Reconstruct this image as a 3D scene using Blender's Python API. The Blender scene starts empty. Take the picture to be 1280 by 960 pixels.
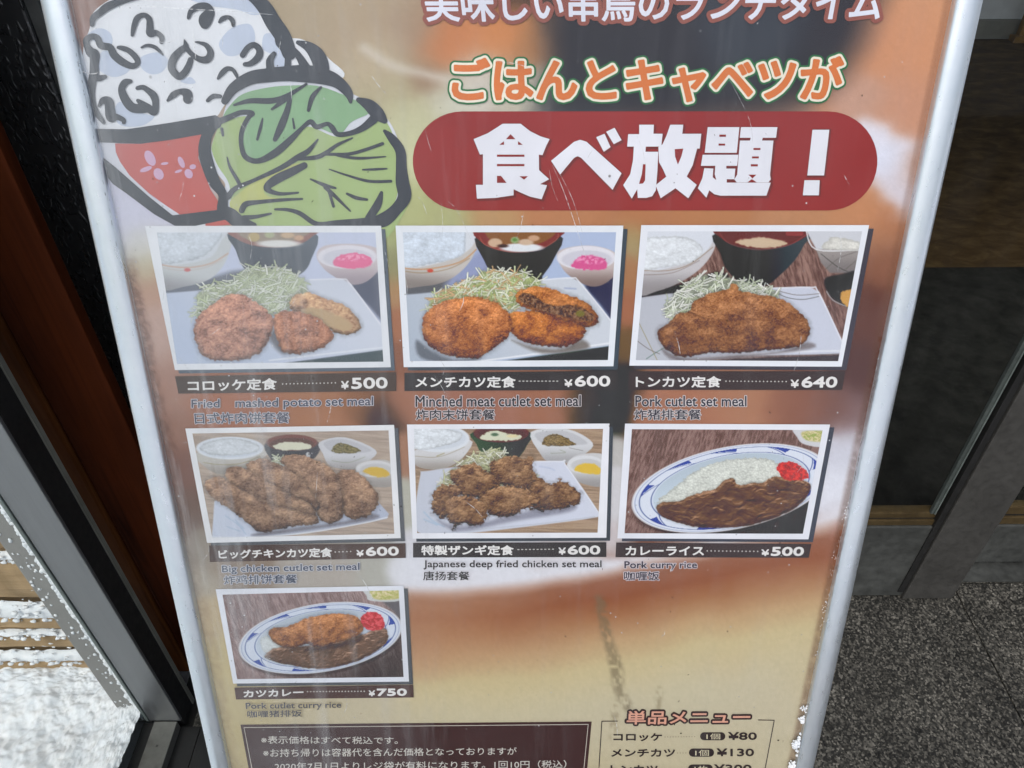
import bpy, math, random
import numpy as np
from mathutils import Vector, Matrix
from mathutils.geometry import tessellate_polygon

random.seed(7)
rng = np.random.default_rng(11)
scene = bpy.context.scene
COL = scene.collection

# ------------------------------------------------------------------ camera
FPX = 961.0
CAM_H = 1.45
def unit(v):
    v = np.array(v, float); return v / np.linalg.norm(v)
_zc = -unit([8, -1117, -961])
_xc = unit(np.array([1.0, 0, 0]) - _zc * _zc[0])
_yc = np.cross(_zc, _xc)
R = np.array([_xc, _yc, _zc])                 # camera -> world
CAM = np.array([0.0, 0.0, CAM_H])
cam_d = bpy.data.cameras.new('camera')
cam = bpy.data.objects.new('camera', cam_d); COL.objects.link(cam)
cam_d.sensor_width = 36.0
cam_d.lens = 36.0 * FPX / 1280.0
cam_d.clip_start = 0.02; cam_d.clip_end = 400
M = Matrix.Identity(4)
for i in range(3):
    for j in range(3): M[i][j] = R[i][j]
M[2][3] = CAM_H
cam.matrix_world = M
scene.camera = cam

# ------------------------------------------------------------------ light
SUN_EL, SUN_AZ = math.radians(52), math.radians(205)   # overcast, brightest behind the photographer and to the left
w = bpy.data.worlds.new('World'); scene.world = w; w.use_nodes = True
nt = w.node_tree
bgn = nt.nodes['Background']
sky = nt.nodes.new('ShaderNodeTexSky'); sky.sky_type = 'NISHITA'; sky.sun_disc = False
sky.sun_elevation = SUN_EL; sky.sun_rotation = SUN_AZ
sky.air_density = 1.0; sky.dust_density = 4.0; sky.ozone_density = 1.0
hs = nt.nodes.new('ShaderNodeHueSaturation'); hs.inputs['Saturation'].default_value = 0.66
nt.links.new(sky.outputs[0], hs.inputs['Color'])
nt.links.new(hs.outputs[0], bgn.inputs[0]); bgn.inputs[1].default_value = 0.145
sun_d = bpy.data.lights.new('sun', 'SUN'); sun_d.energy = 1.3; sun_d.angle = math.radians(28); sun_d.color = (1, .99, .97)
sun = bpy.data.objects.new('sun', sun_d); COL.objects.link(sun)
# sky sun_rotation turns clockwise from +Y
sd = Vector((math.sin(SUN_AZ) * math.cos(SUN_EL), math.cos(SUN_AZ) * math.cos(SUN_EL), math.sin(SUN_EL)))
sun.rotation_euler = (-sd).to_track_quat('-Z', 'Y').to_euler()
scene.view_settings.view_transform = 'Standard'; scene.view_settings.look = 'None'
scene.view_settings.exposure = 0.0; scene.view_settings.gamma = 1.0
scene.cycles.max_bounces = 8; scene.cycles.transparent_max_bounces = 24
K = np.array([1.12, 1.13, 1.14]); HAZE = np.array([.042, .042, .043])   # HAZE: what the cover sheet's dust and painted haze add        # what a white sheet shows on the sign: measured, turns seen print colours into ink albedos

# ------------------------------------------------------------------ measuring
def ray(px, py):
    return np.stack([(np.asarray(px, float) - 640) / FPX, -(np.asarray(py, float) - 480) / FPX, -np.ones_like(np.asarray(px, float))], -1) @ R.T
def on_floor(px, py, z=0.0):
    d = ray(px, py); return CAM + d * ((z - CAM_H) / d[..., 2:3])
def on_y(px, py, y):
    d = ray(px, py); return CAM + d * (y / d[..., 1:2])
# plane of the poster (an A-frame leaning back by 17 degrees)
_d = unit([2, -2174, -961])
_r = unit(np.array([1.0, 0, 0]) - _d * _d[0])
PU = R @ _r; PV = -(R @ _d); PN = np.cross(PU, PV)
PC = CAM + R @ np.array([0, 0, -0.618])
def on_poster(px, py, h=0.0):
    """world point of the poster's plane under a measured point; h = height of the layer above the paper"""
    d = ray(px, py)
    t = ((PC - CAM) @ PN) / (d @ PN)
    return CAM + d * t[..., None] + PN * h
def UV(u, v, h=0.0):
    return PC + PU * u + PV * v + PN * h

# ------------------------------------------------------------------ materials
def lin(c):
    c = np.asarray(c, float) / 255.0
    return np.where(c <= 0.04045, c / 12.92, ((c + 0.055) / 1.055) ** 2.4)
def ink(c):
    return np.clip((lin(c) - HAZE) / K, 0.006, 0.86)
def mat(name, col, rough=0.6, metal=0.0, spec=0.5, coat=0.0):
    m = bpy.data.materials.new(name); m.use_nodes = True
    b = m.node_tree.nodes['Principled BSDF']
    b.inputs['Base Color'].default_value = (*[float(x) for x in col], 1)
    b.inputs['Roughness'].default_value = rough; b.inputs['Metallic'].default_value = metal
    b.inputs['Specular IOR Level'].default_value = spec; b.inputs['Coat Weight'].default_value = coat
    return m
def N(m, t, **kw):
    n = m.node_tree.nodes.new(t)
    for k, v in kw.items():
        if k in n.inputs.keys(): n.inputs[k].default_value = v
        else: setattr(n, k, v)
    return n
def L(m, a, b): m.node_tree.links.new(a, b)
def coords(m, scale=(1, 1, 1)):
    g = N(m, 'ShaderNodeNewGeometry'); mp = N(m, 'ShaderNodeMapping'); mp.inputs['Scale'].default_value = scale
    L(m, g.outputs['Position'], mp.inputs['Vector']); return mp.outputs[0]
def noise(m, vec, scale, detail=4, rough=.55, dist=0.0):
    n = N(m, 'ShaderNodeTexNoise'); n.inputs['Scale'].default_value = scale; n.inputs['Detail'].default_value = detail
    n.inputs['Roughness'].default_value = rough; n.inputs['Distortion'].default_value = dist
    L(m, vec, n.inputs['Vector']); return n.outputs[0]
def ramp(m, fac, stops):
    r = N(m, 'ShaderNodeValToRGB'); e = r.color_ramp.elements
    while len(e) < len(stops): e.new(0.5)
    for el, (p, c) in zip(e, stops):
        el.position = p; el.color = (*(c if hasattr(c, '__len__') else (c, c, c)), 1)
    L(m, fac, r.inputs[0]); return r.outputs[0]
def bump(m, h, strength=.3, dist=.002):
    b = N(m, 'ShaderNodeBump'); b.inputs['Strength'].default_value = strength; b.inputs['Distance'].default_value = dist
    L(m, h, b.inputs['Height']); L(m, b.outputs[0], m.node_tree.nodes['Principled BSDF'].inputs['Normal']); return b
def bsdf(m): return m.node_tree.nodes['Principled BSDF']

_ink = {}
def ink_mat(c, rough=.5):
    k = (tuple(c), rough)
    if k not in _ink:
        m = mat('print_ink', ink(c), rough, spec=.25)
        # faint print grain and fading
        v = coords(m); n1 = noise(m, v, 900, 2); n2 = noise(m, v, 22, 4)
        a = ink(c)
        mx = ramp(m, n2, [(0.3, tuple(a * .93)), (0.7, tuple(np.minimum(a * 1.05 + .004, .9)))])
        L(m, mx, bsdf(m).inputs['Base Color'])
        _ink[k] = m
    return _ink[k]
def painted_mat():
    m = mat('printed_picture', (.5, .5, .5), .5, spec=.25)
    a = N(m, 'ShaderNodeVertexColor'); a.layer_name = 'Col'
    v = coords(m); n1 = noise(m, v, 1500, 2, .6)
    r = ramp(m, n1, [(0.25, .93), (0.75, 1.06)])
    mul = N(m, 'ShaderNodeMixRGB'); mul.blend_type = 'MULTIPLY'; mul.inputs[0].default_value = 1
    L(m, a.outputs[0], mul.inputs[1]); L(m, r, mul.inputs[2]); L(m, mul.outputs[0], bsdf(m).inputs['Base Color'])
    return m
PAINTED = painted_mat()

# ------------------------------------------------------------------ object helpers
def link(name, verts, faces, m, parent=None, smooth=False, origin=None):
    me = bpy.data.meshes.new(name)
    off = np.zeros(3)
    if parent is not None: off = np.array(parent['_o'][:]) if '_o' in parent else np.zeros(3)
    elif origin is not None: off = np.array(origin, float)
    v = np.asarray(verts, float).reshape(-1, 3) - off
    me.from_pydata(v.tolist() if len(v) < 3000 else [tuple(a) for a in v.tolist()], [], faces)
    me.update()
    if smooth: me.polygons.foreach_set('use_smooth', [True] * len(me.polygons))
    if m is not None: me.materials.append(m)
    o = bpy.data.objects.new(name, me); COL.objects.link(o)
    o['_o'] = [float(x) for x in off]
    if parent is not None: o.parent = parent
    else: o.location = off
    return o
def thing(name, label, cat, loc, group=None):
    o = bpy.data.objects.new(name, None); COL.objects.link(o); o.location = loc; o.empty_display_size = .1
    o['label'] = label; o['category'] = cat; o['_o'] = [float(x) for x in loc]
    if group: o['group'] = group
    return o
def tag(o, label=None, cat=None, kind=None, group=None):
    for k, v in (('label', label), ('category', cat), ('kind', kind), ('group', group)):
        if v: o[k] = v
    return o
def box_vf(x0, x1, y0, y1, z0, z1, b=0.0):
    if b <= 0:
        v = [(x, y, z) for z in (z0, z1) for y in (y0, y1) for x in (x0, x1)]
        f = [(0, 2, 3, 1), (4, 5, 7, 6), (0, 1, 5, 4), (2, 6, 7, 3), (0, 4, 6, 2), (1, 3, 7, 5)]
        return v, f
    import bmesh
    bm = bmesh.new(); v, f = box_vf(x0, x1, y0, y1, z0, z1)
    bv = [bm.verts.new(p) for p in v]
    for q in f: bm.faces.new([bv[i] for i in q])
    bmesh.ops.bevel(bm, geom=bm.edges[:], offset=b, segments=2, affect='EDGES', profile=.6)
    bm.verts.index_update()
    V = [tuple(p.co) for p in bm.verts]; F = [[q.index for q in fa.verts] for fa in bm.faces]
    bm.free(); return V, F
def box(name, x0, x1, y0, y1, z0, z1, m, parent=None, b=0.0, origin=None):
    v, f = box_vf(x0, x1, y0, y1, z0, z1, b)
    if parent is None and origin is None: origin = ((x0 + x1) / 2, (y0 + y1) / 2, z0)
    return link(name, v, f, m, parent, False, origin)
def merge(parts):
    V = []; F = []
    for v, f in parts:
        n = len(V); V += [tuple(p) for p in v]; F += [[i + n for i in q] for q in f]
    return V, F

# ------------------------------------------------------------------ 2-D drawing tools (measured points -> flat print on the poster)
def flat(name, P, F, h, m, parent):
    P = np.asarray(P, float)
    if len(P) == 0: return None
    F2 = []
    for f in F:                                     # same winding for all: normals towards the viewer
        q = P[list(f)]; a = np.sum(q[:, 0] * np.roll(q[:, 1], -1) - np.roll(q[:, 0], -1) * q[:, 1])
        F2.append(list(f) if a < 0 else list(f)[::-1])
    return link(name, on_poster(P[:, 0], P[:, 1], h), F2, m, parent)
def catmull(p, n=6, closed=True):
    p = np.asarray(p, float); out = []; k = len(p)
    for i in range(k if closed else k - 1):
        if closed: a, b, c, d = p[i - 1], p[i], p[(i + 1) % k], p[(i + 2) % k]
        else: a, b, c, d = p[max(i - 1, 0)], p[i], p[i + 1], p[min(i + 2, k - 1)]
        for t in np.linspace(0, 1, n, endpoint=False):
            out.append(.5 * (2 * b + (c - a) * t + (2 * a - 5 * b + 4 * c - d) * t * t + (3 * b - a - 3 * c + d) * t ** 3))
    if not closed: out.append(p[-1])
    return np.array(out)
def poly_vf(pts):
    t = tessellate_polygon([[Vector((x, y, 0)) for x, y in pts]])
    return np.asarray(pts, float), [list(q) for q in t]
def fill(name, pts, h, m, parent, smooth=True):
    P = catmull(pts, 6) if smooth else np.asarray(pts, float)
    v, f = poly_vf(P); return flat(name, v, f, h, m, parent)
def field(segs, x0, y0, x1, y1, step):
    """distance minus radius to a set of tapering segments (ax ay ar bx by br)"""
    xs = np.arange(x0, x1 + step, step); ys = np.arange(y0, y1 + step, step)
    D = np.full((len(ys), len(xs)), 9.0)
    for ax, ay, ar, bx, by, br in segs:
        mr = max(ar, br) + 2 * step
        i0 = max(int((min(ax, bx) - mr - x0) / step), 0); i1 = min(int((max(ax, bx) + mr - x0) / step) + 2, len(xs))
        j0 = max(int((min(ay, by) - mr - y0) / step), 0); j1 = min(int((max(ay, by) + mr - y0) / step) + 2, len(ys))
        if i1 <= i0 or j1 <= j0: continue
        X = xs[None, i0:i1] - ax; Y = ys[j0:j1, None] - ay
        dx, dy = bx - ax, by - ay; l2 = dx * dx + dy * dy + 1e-9
        t = np.clip((X * dx + Y * dy) / l2, 0, 1)
        d = np.sqrt((X - t * dx) ** 2 + (Y - t * dy) ** 2) - (ar + (br - ar) * t)
        np.minimum(D[j0:j1, i0:i1], d, out=D[j0:j1, i0:i1])
    return xs, ys, D
def contour(xs, ys, D):
    """faces of the region D < 0 with interpolated edges"""
    nx = len(xs); ins = D < 0
    idx = {}; V = []; F = []
    def node(j, i):
        k = j * nx + i
        if k not in idx: idx[k] = len(V); V.append((xs[i], ys[j]))
        return idx[k]
    def cut(j, i, j2, i2):
        k = ('e', min((j, i), (j2, i2)), max((j, i), (j2, i2)))
        if k not in idx:
            a, b = D[j, i], D[j2, i2]; t = a / (a - b)
            idx[k] = len(V); V.append((xs[i] + (xs[i2] - xs[i]) * t, ys[j] + (ys[j2] - ys[j]) * t))
        return idx[k]
    c = ins[:-1, :-1].astype(int) + ins[:-1, 1:] + ins[1:, 1:] + ins[1:, :-1]
    # full cells: join runs along a row into one long quad where possible
    for j in range(c.shape[0]):
        row = c[j]; i = 0
        for i in np.nonzero((row > 0) & (row < 4))[0]:
            q = [(j, i), (j, i + 1), (j + 1, i + 1), (j + 1, i)]; poly = []
            for a in range(4):
                p0, p1 = q[a], q[(a + 1) % 4]
                if ins[p0]: poly.append(node(*p0))
                if ins[p0] != ins[p1]: poly.append(cut(*p0, *p1))
            if len(poly) >= 3: F.append(poly)
        full = np.concatenate([[0], (row == 4).astype(int), [0]]); e = np.diff(full)
        for s, t in zip(np.nonzero(e == 1)[0], np.nonzero(e == -1)[0]):
            F.append([node(j, s), node(j, t), node(j + 1, t), node(j + 1, s)])
    return V, F
def strokes(name, lines, h, m, parent, step=.5):
    segs = []; al = []
    for l in lines:
        c = catmull(l, 5, closed=False); al.append(c)
        for a, b in zip(c[:-1], c[1:]): segs.append((*a, *b))
    A = np.concatenate(al); r = A[:, 2].max() + 1
    V, F = contour(*field(segs, A[:, 0].min() - r, A[:, 1].min() - r, A[:, 0].max() + r, A[:, 1].max() + r, step))
    return flat(name, V, F, h, m, parent)

_glyph = {}
def glyphs(s, res=3):
    if s in _glyph: return _glyph[s]
    c = bpy.data.curves.new('t', 'FONT'); c.body = s; c.resolution_u = res; c.fill_mode = 'FRONT'
    o = bpy.data.objects.new('t', c); COL.objects.link(o)
    me = o.to_mesh(); n = len(me.vertices)
    V = np.empty(n * 3); me.vertices.foreach_get('co', V); V = V.reshape(-1, 3)[:, :2].copy()
    F = [list(p.vertices) for p in me.polygons]
    cnt = {}
    for f in F:
        for a, b in zip(f, f[1:] + f[:1]):
            k = (min(a, b), max(a, b)); cnt[k] = cnt.get(k, 0) + 1
    E = [k for k, q in cnt.items() if q == 1]
    o.to_mesh_clear(); bpy.data.objects.remove(o); bpy.data.curves.remove(c)
    mn, mx = V.min(0), V.max(0)
    _glyph[s] = ((V - mn) / (mx - mn), F, E); return _glyph[s]
def warp(q, T):
    q = np.asarray(q, float); s = T[:, :1]; t = 1 - T[:, 1:2]      # quad: TL TR BR BL
    return (q[0] * (1 - s) + q[1] * s) * (1 - t) + (q[3] * (1 - s) + q[2] * s) * t
def text(name, s, quad, h, col, parent, bold=0.0, outlines=(), step=None, label=None):
    """lettering whose ink fills the quad; bold and outlines are radii in measured pixels"""
    T, F, E = glyphs(s); q = np.array(quad, float)
    if bold:
        cx = q.mean(0); w_ = np.linalg.norm(q[1] - q[0]); hh = np.linalg.norm(q[3] - q[0])
        ex = (q[1] - q[0]) / w_ * bold; ey = (q[3] - q[0]) / hh * bold
        q = q + np.array([ex + ey, -ex + ey, -ex - ey, ex - ey])
    P = warp(q, T)
    W = on_poster(P[:, 0], P[:, 1], h)
    parts = [(P, F, 0.0)]
    def ring(r, st):
        sg = [(*P[a], r, *P[b], r) for a, b in E]
        x0, y0 = P.min(0) - r - 1; x1, y1 = P.max(0) + r + 1
        return contour(*field(sg, x0, y0, x1, y1, st))
    objs = []
    if bold:
        V2, F2 = ring(bold, step or .35)
        n = len(P); V = list(map(tuple, P)) + list(V2); FF = [list(f) for f in F] + [[i + n for i in f] for f in F2]
        Wp = np.array(V); WW = on_poster(Wp[:, 0], Wp[:, 1], h); WW[:n] += PN * 5e-5
        o = link(name, WW, FF, ink_mat(col), parent)
    else:
        o = link(name, W, F, ink_mat(col), parent)
    objs.append(o)
    for k, (r, oc) in enumerate(outlines):
        V2, F2 = ring(r + bold, step or .4)
        flat('letter_outline', V2, F2, h - 1.2e-4 * (k + 1), ink_mat(oc), parent)
    return o
def quad_print(name, q, h, m, parent):
    return flat(name, q, [[0, 1, 2, 3]], h, m, parent)

# numpy noise -------------------------------------------------------
_tab = rng.random((256, 256))
def vnoise(x, y, seed=0):
    x = np.asarray(x, float) + seed * 17.31; y = np.asarray(y, float) + seed * 7.77
    xi = np.floor(x).astype(int); yi = np.floor(y).astype(int); fx = x - xi; fy = y - yi
    fx = fx * fx * (3 - 2 * fx); fy = fy * fy * (3 - 2 * fy)
    g = lambda a, b: _tab[a & 255, b & 255]
    return (g(xi, yi) * (1 - fx) + g(xi + 1, yi) * fx) * (1 - fy) + (g(xi, yi + 1) * (1 - fx) + g(xi + 1, yi + 1) * fx) * fy
def fbm(x, y, o=4, seed=0, gain=.55):
    s = 0; a = 1; t = 0
    for k in range(o):
        s = s + a * vnoise(x * 2 ** k, y * 2 ** k, seed + k); t += a; a *= gain
    return s / t
def worley(x, y, seed=0):
    xi = np.floor(x).astype(int); yi = np.floor(y).astype(int)
    F1 = np.full(x.shape, 9.0); F2 = F1.copy(); idr = np.zeros(x.shape)
    for a in (-1, 0, 1):
        for b in (-1, 0, 1):
            cx = xi + a; cy = yi + b
            jx = _tab[(cx + seed) & 255, cy & 255]; jy = _tab[(cy + 91) & 255, (cx + seed * 3) & 255]; v = _tab[(cx * 7) & 255, (cy * 13 + seed) & 255]
            d = np.hypot(cx + jx - x, cy + jy - y)
            n1 = d < F1; F2 = np.where(n1, F1, np.minimum(F2, d)); idr = np.where(n1, v, idr); F1 = np.where(n1, d, F1)
    return F1, F2, idr
def sstep(x, a, b):
    t = np.clip((x - a) / (b - a), 0, 1); return t * t * (3 - 2 * t)

class Paint:
    """a printed picture, painted at the points of a fine grid"""
    def __init__(s, quad, crop, nx, ny, base):
        ox, oy, sc = crop; q = np.array(quad, float)
        S, T = np.meshgrid(np.linspace(0, 1, nx), np.linspace(0, 1, ny)); S = S[..., None]; T = T[..., None]
        s.P = (q[0] * (1 - S) + q[1] * S) * (1 - T) + (q[3] * (1 - S) + q[2] * S) * T
        s.X = (s.P[..., 0] - ox) * sc; s.Y = (s.P[..., 1] - oy) * sc; s.nx, s.ny = nx, ny
        s.C = np.ones(s.X.shape + (3,)) * np.array(base, float)
    def mix(s, m, c):
        m = np.clip(m, 0, 1)[..., None]; s.C = s.C * (1 - m) + np.asarray(c, float) * m
    def mul(s, m, f):
        s.C = s.C * (1 + (np.asarray(f) - 1) * np.clip(m, 0, 1))[..., None]
    def dist(s, pts, smooth=True, wob=0, ws=20, seed=1):
        P = catmull(pts, 4) if smooth else np.array(pts, float)
        X, Y = s.X, s.Y
        if wob:
            X = X + (fbm(X / ws, Y / ws, 3, seed) - .5) * 2 * wob; Y = Y + (fbm(X / ws + 50, Y / ws + 9, 3, seed) - .5) * 2 * wob
        D = np.full(X.shape, 1e9); ins = np.zeros(X.shape, bool)
        for a, b in zip(P, np.roll(P, -1, 0)):
            dx, dy = b - a; l2 = dx * dx + dy * dy + 1e-9
            t = np.clip(((X - a[0]) * dx + (Y - a[1]) * dy) / l2, 0, 1)
            D = np.minimum(D, (X - a[0] - t * dx) ** 2 + (Y - a[1] - t * dy) ** 2)
            if a[1] != b[1]:
                ins ^= ((a[1] > Y) != (b[1] > Y)) & (X < (b[0] - a[0]) * (Y - a[1]) / (b[1] - a[1]) + a[0])
        D = np.sqrt(D); return np.where(ins, D, -D)
    def shape(s, pts, c, soft=3, grad=None, **k):
        d = s.dist(pts, **k); m = sstep(d, -soft, soft); col = np.array(c, float)
        if grad is not None:                       # second colour, axis dx dy, from, to
            c2, gx, gy, a, b = grad; t = sstep(s.X * gx + s.Y * gy, a, b)[..., None]
            col = col * (1 - t) + np.array(c2, float) * t
        s.mix(m, col); return d, m
    def ell(s, cx, cy, rx, ry, c=None, soft=3, ang=0):
        a = math.radians(ang); x = s.X - cx; y = s.Y - cy
        u = (x * math.cos(a) + y * math.sin(a)) / rx; v = (-x * math.sin(a) + y * math.cos(a)) / ry
        r = np.hypot(u, v); d = (1 - r) * min(rx, ry)
        if c is not None: s.mix(sstep(d, -soft, soft), c)
        return r, u, v
    def line(s, pts, r, c, op=1.0, soft=2.0):
        P = catmull(pts, 5, closed=False); D = np.full(s.X.shape, 1e9)
        for a, b in zip(P[:-1], P[1:]):
            dx, dy = b - a; l2 = dx * dx + dy * dy + 1e-9
            t = np.clip(((s.X - a[0]) * dx + (s.Y - a[1]) * dy) / l2, 0, 1)
            D = np.minimum(D, np.hypot(s.X - a[0] - t * dx, s.Y - a[1] - t * dy))
        s.mix(sstep(r - D, -soft, soft) * op, c)
    def fried(s, pts, c, seed=1, depth=26, crumb=7.5, wob=9, contrast=1.0, shadow=True):
        """breaded, deep fried surface"""
        d = s.dist(pts, wob=wob, ws=14, seed=seed)
        if shadow: s.mul(sstep(d, -22, 6) * .6, .66)
        m = sstep(d, -2.5, 2.5); X, Y = s.X, s.Y
        F1, F2, idr = worley(X / crumb / 1.3 + fbm(X / 9, Y / 9, 2, seed) * 1.2, Y / crumb + fbm(X / 9, Y / 9, 2, seed + 5) * 1.2, seed)
        big = fbm(X / 46, Y / 38, 4, seed + 3)
        hgt = np.clip(d, 0, depth) * .55 + (1 - F1) * 4.2 + big * 26 + fbm(X / 5, Y / 5, 3, seed + 7) * 8
        gy, gx = np.gradient(hgt); ex = np.gradient(X, axis=1); ey = np.gradient(Y, axis=0)
        sh = (gx / ex * .35 + gy / ey * .85)
        sh = np.clip(sh * .33, -1, 1)
        c = np.array(c, float); c = c * .84 + c.mean() * .16
        t = .5 + (big - .5) * .9 + sh * .56 * contrast + (idr - .5) * .30
        t = np.clip(t, 0, 1)[..., None]
        dark = c * np.array([.50, .43, .40]); hi = np.minimum(c * 1.18 + np.array([38, 36, 26]), 250)
        col = np.where(t < .5, dark + (c - dark) * (t / .5), c + (hi - c) * ((t - .5) / .5))
        rim = sstep(d, 22, 0)[..., None] * .30
        fl = sstep(vnoise(X / 3.2, Y / 2.4, seed + 21), .74, .92)[..., None] * .30; col = col * (1 - fl) + np.minimum(c * 1.3 + 40, 245) * fl
        fl = sstep(vnoise(X / 4.2, Y / 3.0, seed + 33), .78, .96)[..., None] * .22; col = col * (1 - fl) + dark * fl
        yy = (Y - Y[m > .5].min()) / max(np.ptp(Y[m > .5]), 1) if (m > .5).any() else Y * 0
        col = col * (1 - rim * np.clip(yy, .2, 1)[..., None] * 1.3)
        col = col * (1.10 - .24 * np.clip(yy, 0, 1))[..., None]
        s.mix(m, col)
    def shreds(s, pts, n=330, seed=1, cols=((236, 240, 216), (218, 226, 186), (242, 244, 230), (196, 210, 150)), base=(176, 188, 144), ln=60, r=2.6):
        d = s.dist(pts, wob=14, ws=22, seed=seed); s.mul(sstep(d, -18, 6) * .5, .7)
        s.mix(sstep(d, -6, 8), np.array(base, float) * (0.75 + .4 * fbm(s.X / 14, s.Y / 14, 3, seed))[..., None])
        rg = np.random.default_rng(seed); P = np.array(pts, float); x0, y0 = P.min(0); x1, y1 = P.max(0)
        jj, ii = np.nonzero(d > -8)
        for k in range(n):
            q = rg.integers(len(jj)); cx, cy = s.X[jj[q], ii[q]], s.Y[jj[q], ii[q]]
            a = rg.normal(-.35, .75); l = ln * rg.uniform(.4, 1.2); bend = rg.normal(0, .5)
            pp = []; x, y = cx - math.cos(a) * l / 2, cy - math.sin(a) * l / 2
            for t in range(7):
                pp.append((x, y)); x += math.cos(a) * l / 6; y += math.sin(a) * l / 6; a += bend / 6
            pp = np.array(pp); rr = r * rg.uniform(.6, 1.3)
            win = (s.X > pp[:, 0].min() - 6) & (s.X < pp[:, 0].max() + 6) & (s.Y > pp[:, 1].min() - 6) & (s.Y < pp[:, 1].max() + 6)
            if not win.any(): continue
            X = s.X[win]; Y = s.Y[win]; D = np.full(X.shape, 99.0); side = np.zeros(X.shape)
            for a_, b_ in zip(pp[:-1], pp[1:]):
                dx, dy = b_ - a_; l2 = dx * dx + dy * dy + 1e-9
                t = np.clip(((X - a_[0]) * dx + (Y - a_[1]) * dy) / l2, 0, 1)
                D = np.minimum(D, np.hypot(X - a_[0] - t * dx, Y - a_[1] - t * dy))
            sh = sstep(rr + 3 - D, 0, 4)[..., None] * .28; s.C[win] = s.C[win] * (1 - sh)
            mm = sstep(rr - D, -1.3, 1.3)[..., None]; c = np.array(cols[rg.integers(len(cols))], float) * rg.uniform(.9, 1.04)
            s.C[win] = s.C[win] * (1 - mm) + c * mm
    def rice(s, pts, c=(226, 233, 240), seed=1, grain=8, wob=6, low=.87):
        d = s.dist(pts, wob=wob, ws=12, seed=seed); m = sstep(d, -3, 3)
        ax = fbm(s.X / 16, s.Y / 16, 2, seed) * .9
        F1, F2, idr = worley(s.X / grain / 1.5 + ax, s.Y / grain + ax, seed)
        v = low + .05 + (.95 - low) * (1 - F1) * 1.0 + (idr - .5) * .07 + (fbm(s.X / 40, s.Y / 30, 3, seed + 2) - .5) * .15
        v = v * (1 - .12 * sstep(d, 14, 0))
        s.mix(m, np.array(c, float) * np.clip(v, .5, 1.08)[..., None])
    def wood(s, c1, c2, sx=60, sy=3.4, seed=3, ang=0):
        a = math.radians(ang); u = s.X * math.cos(a) + s.Y * math.sin(a); v = -s.X * math.sin(a) + s.Y * math.cos(a)
        n = fbm(u / sx, v / sy, 4, seed) * .65 + fbm(u / 240, v / 40, 3, seed + 4) * .35
        n = sstep(n, .3, .7)[..., None]; s.C = np.array(c1, float) * (1 - n) + np.array(c2, float) * n
    def flow(s, pts, c, seed=1, wob=5):
        """curry sauce with meat"""
        d = s.dist(pts, wob=wob, ws=18, seed=seed); m = sstep(d, -3, 3); X, Y = s.X, s.Y
        s.mul(sstep(d, -14, 2) * .35, .6)
        wx = fbm(X / 60, Y / 42, 3, seed) * 3.0
        hgt = fbm(X / 74 + wx * .6, Y / 44 + wx * .5, 3, seed + 2) * 34 + np.clip(d, 0, 16) * .9 + fbm(X / 18, Y / 12, 3, seed + 6) * 3.2
        gy, gx = np.gradient(hgt); ex = np.gradient(X, axis=1); ey = np.gradient(Y, axis=0)
        sh = gx / ex * .4 + gy / ey * .9
        c = np.array(c, float); k = np.clip(sh * .42, -1, 1)[..., None]
        col = c * (1 + k * .5) + np.maximum(k - .05, 0) * np.array([88, 84, 80])
        col = col * (.85 + .35 * fbm(X / 30, Y / 30, 3, seed + 9))[..., None]
        spec = sstep(sh, 1.6, 2.6)[..., None] * .6; col = col * (1 - spec) + np.array([190, 180, 172]) * spec
        s.mix(m, np.clip(col, 18, 240))
    def haze(s, amt, c=(190, 198, 214)):  # washed-out look of the film's reflection mixed into the print colours
        s.mix(np.ones(s.X.shape) * amt, c)
    def build(s, name, h, parent, label=None):
        P = s.P.reshape(-1, 2); V = on_poster(P[:, 0], P[:, 1], h) - np.array(parent['_o'][:])
        nx, ny = s.nx, s.ny
        me = bpy.data.meshes.new(name); me.vertices.add(nx * ny); me.vertices.foreach_set('co', V.ravel())
        i = np.arange((nx - 1) * (ny - 1)); j = i // (nx - 1) * nx + i % (nx - 1)
        q = np.stack([j, j + nx, j + nx + 1, j + 1], 1).astype(np.int32)
        me.loops.add(q.size); me.loops.foreach_set('vertex_index', q.ravel())
        me.polygons.add(len(q)); me.polygons.foreach_set('loop_start', np.arange(0, q.size, 4, dtype=np.int32))
        me.update(calc_edges=True)
        a = me.color_attributes.new('Col', 'FLOAT_COLOR', 'POINT')
        c = np.concatenate([ink(np.clip(s.C, 0, 255)).reshape(-1, 3), np.ones((nx * ny, 1))], 1)
        a.data.foreach_set('color', c.ravel().astype(np.float32))
        me.materials.append(PAINTED)
        o = bpy.data.objects.new(name, me); COL.objects.link(o); o.parent = parent; o['_o'] = parent['_o']
        if label: o['label'] = label
        return o


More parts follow.
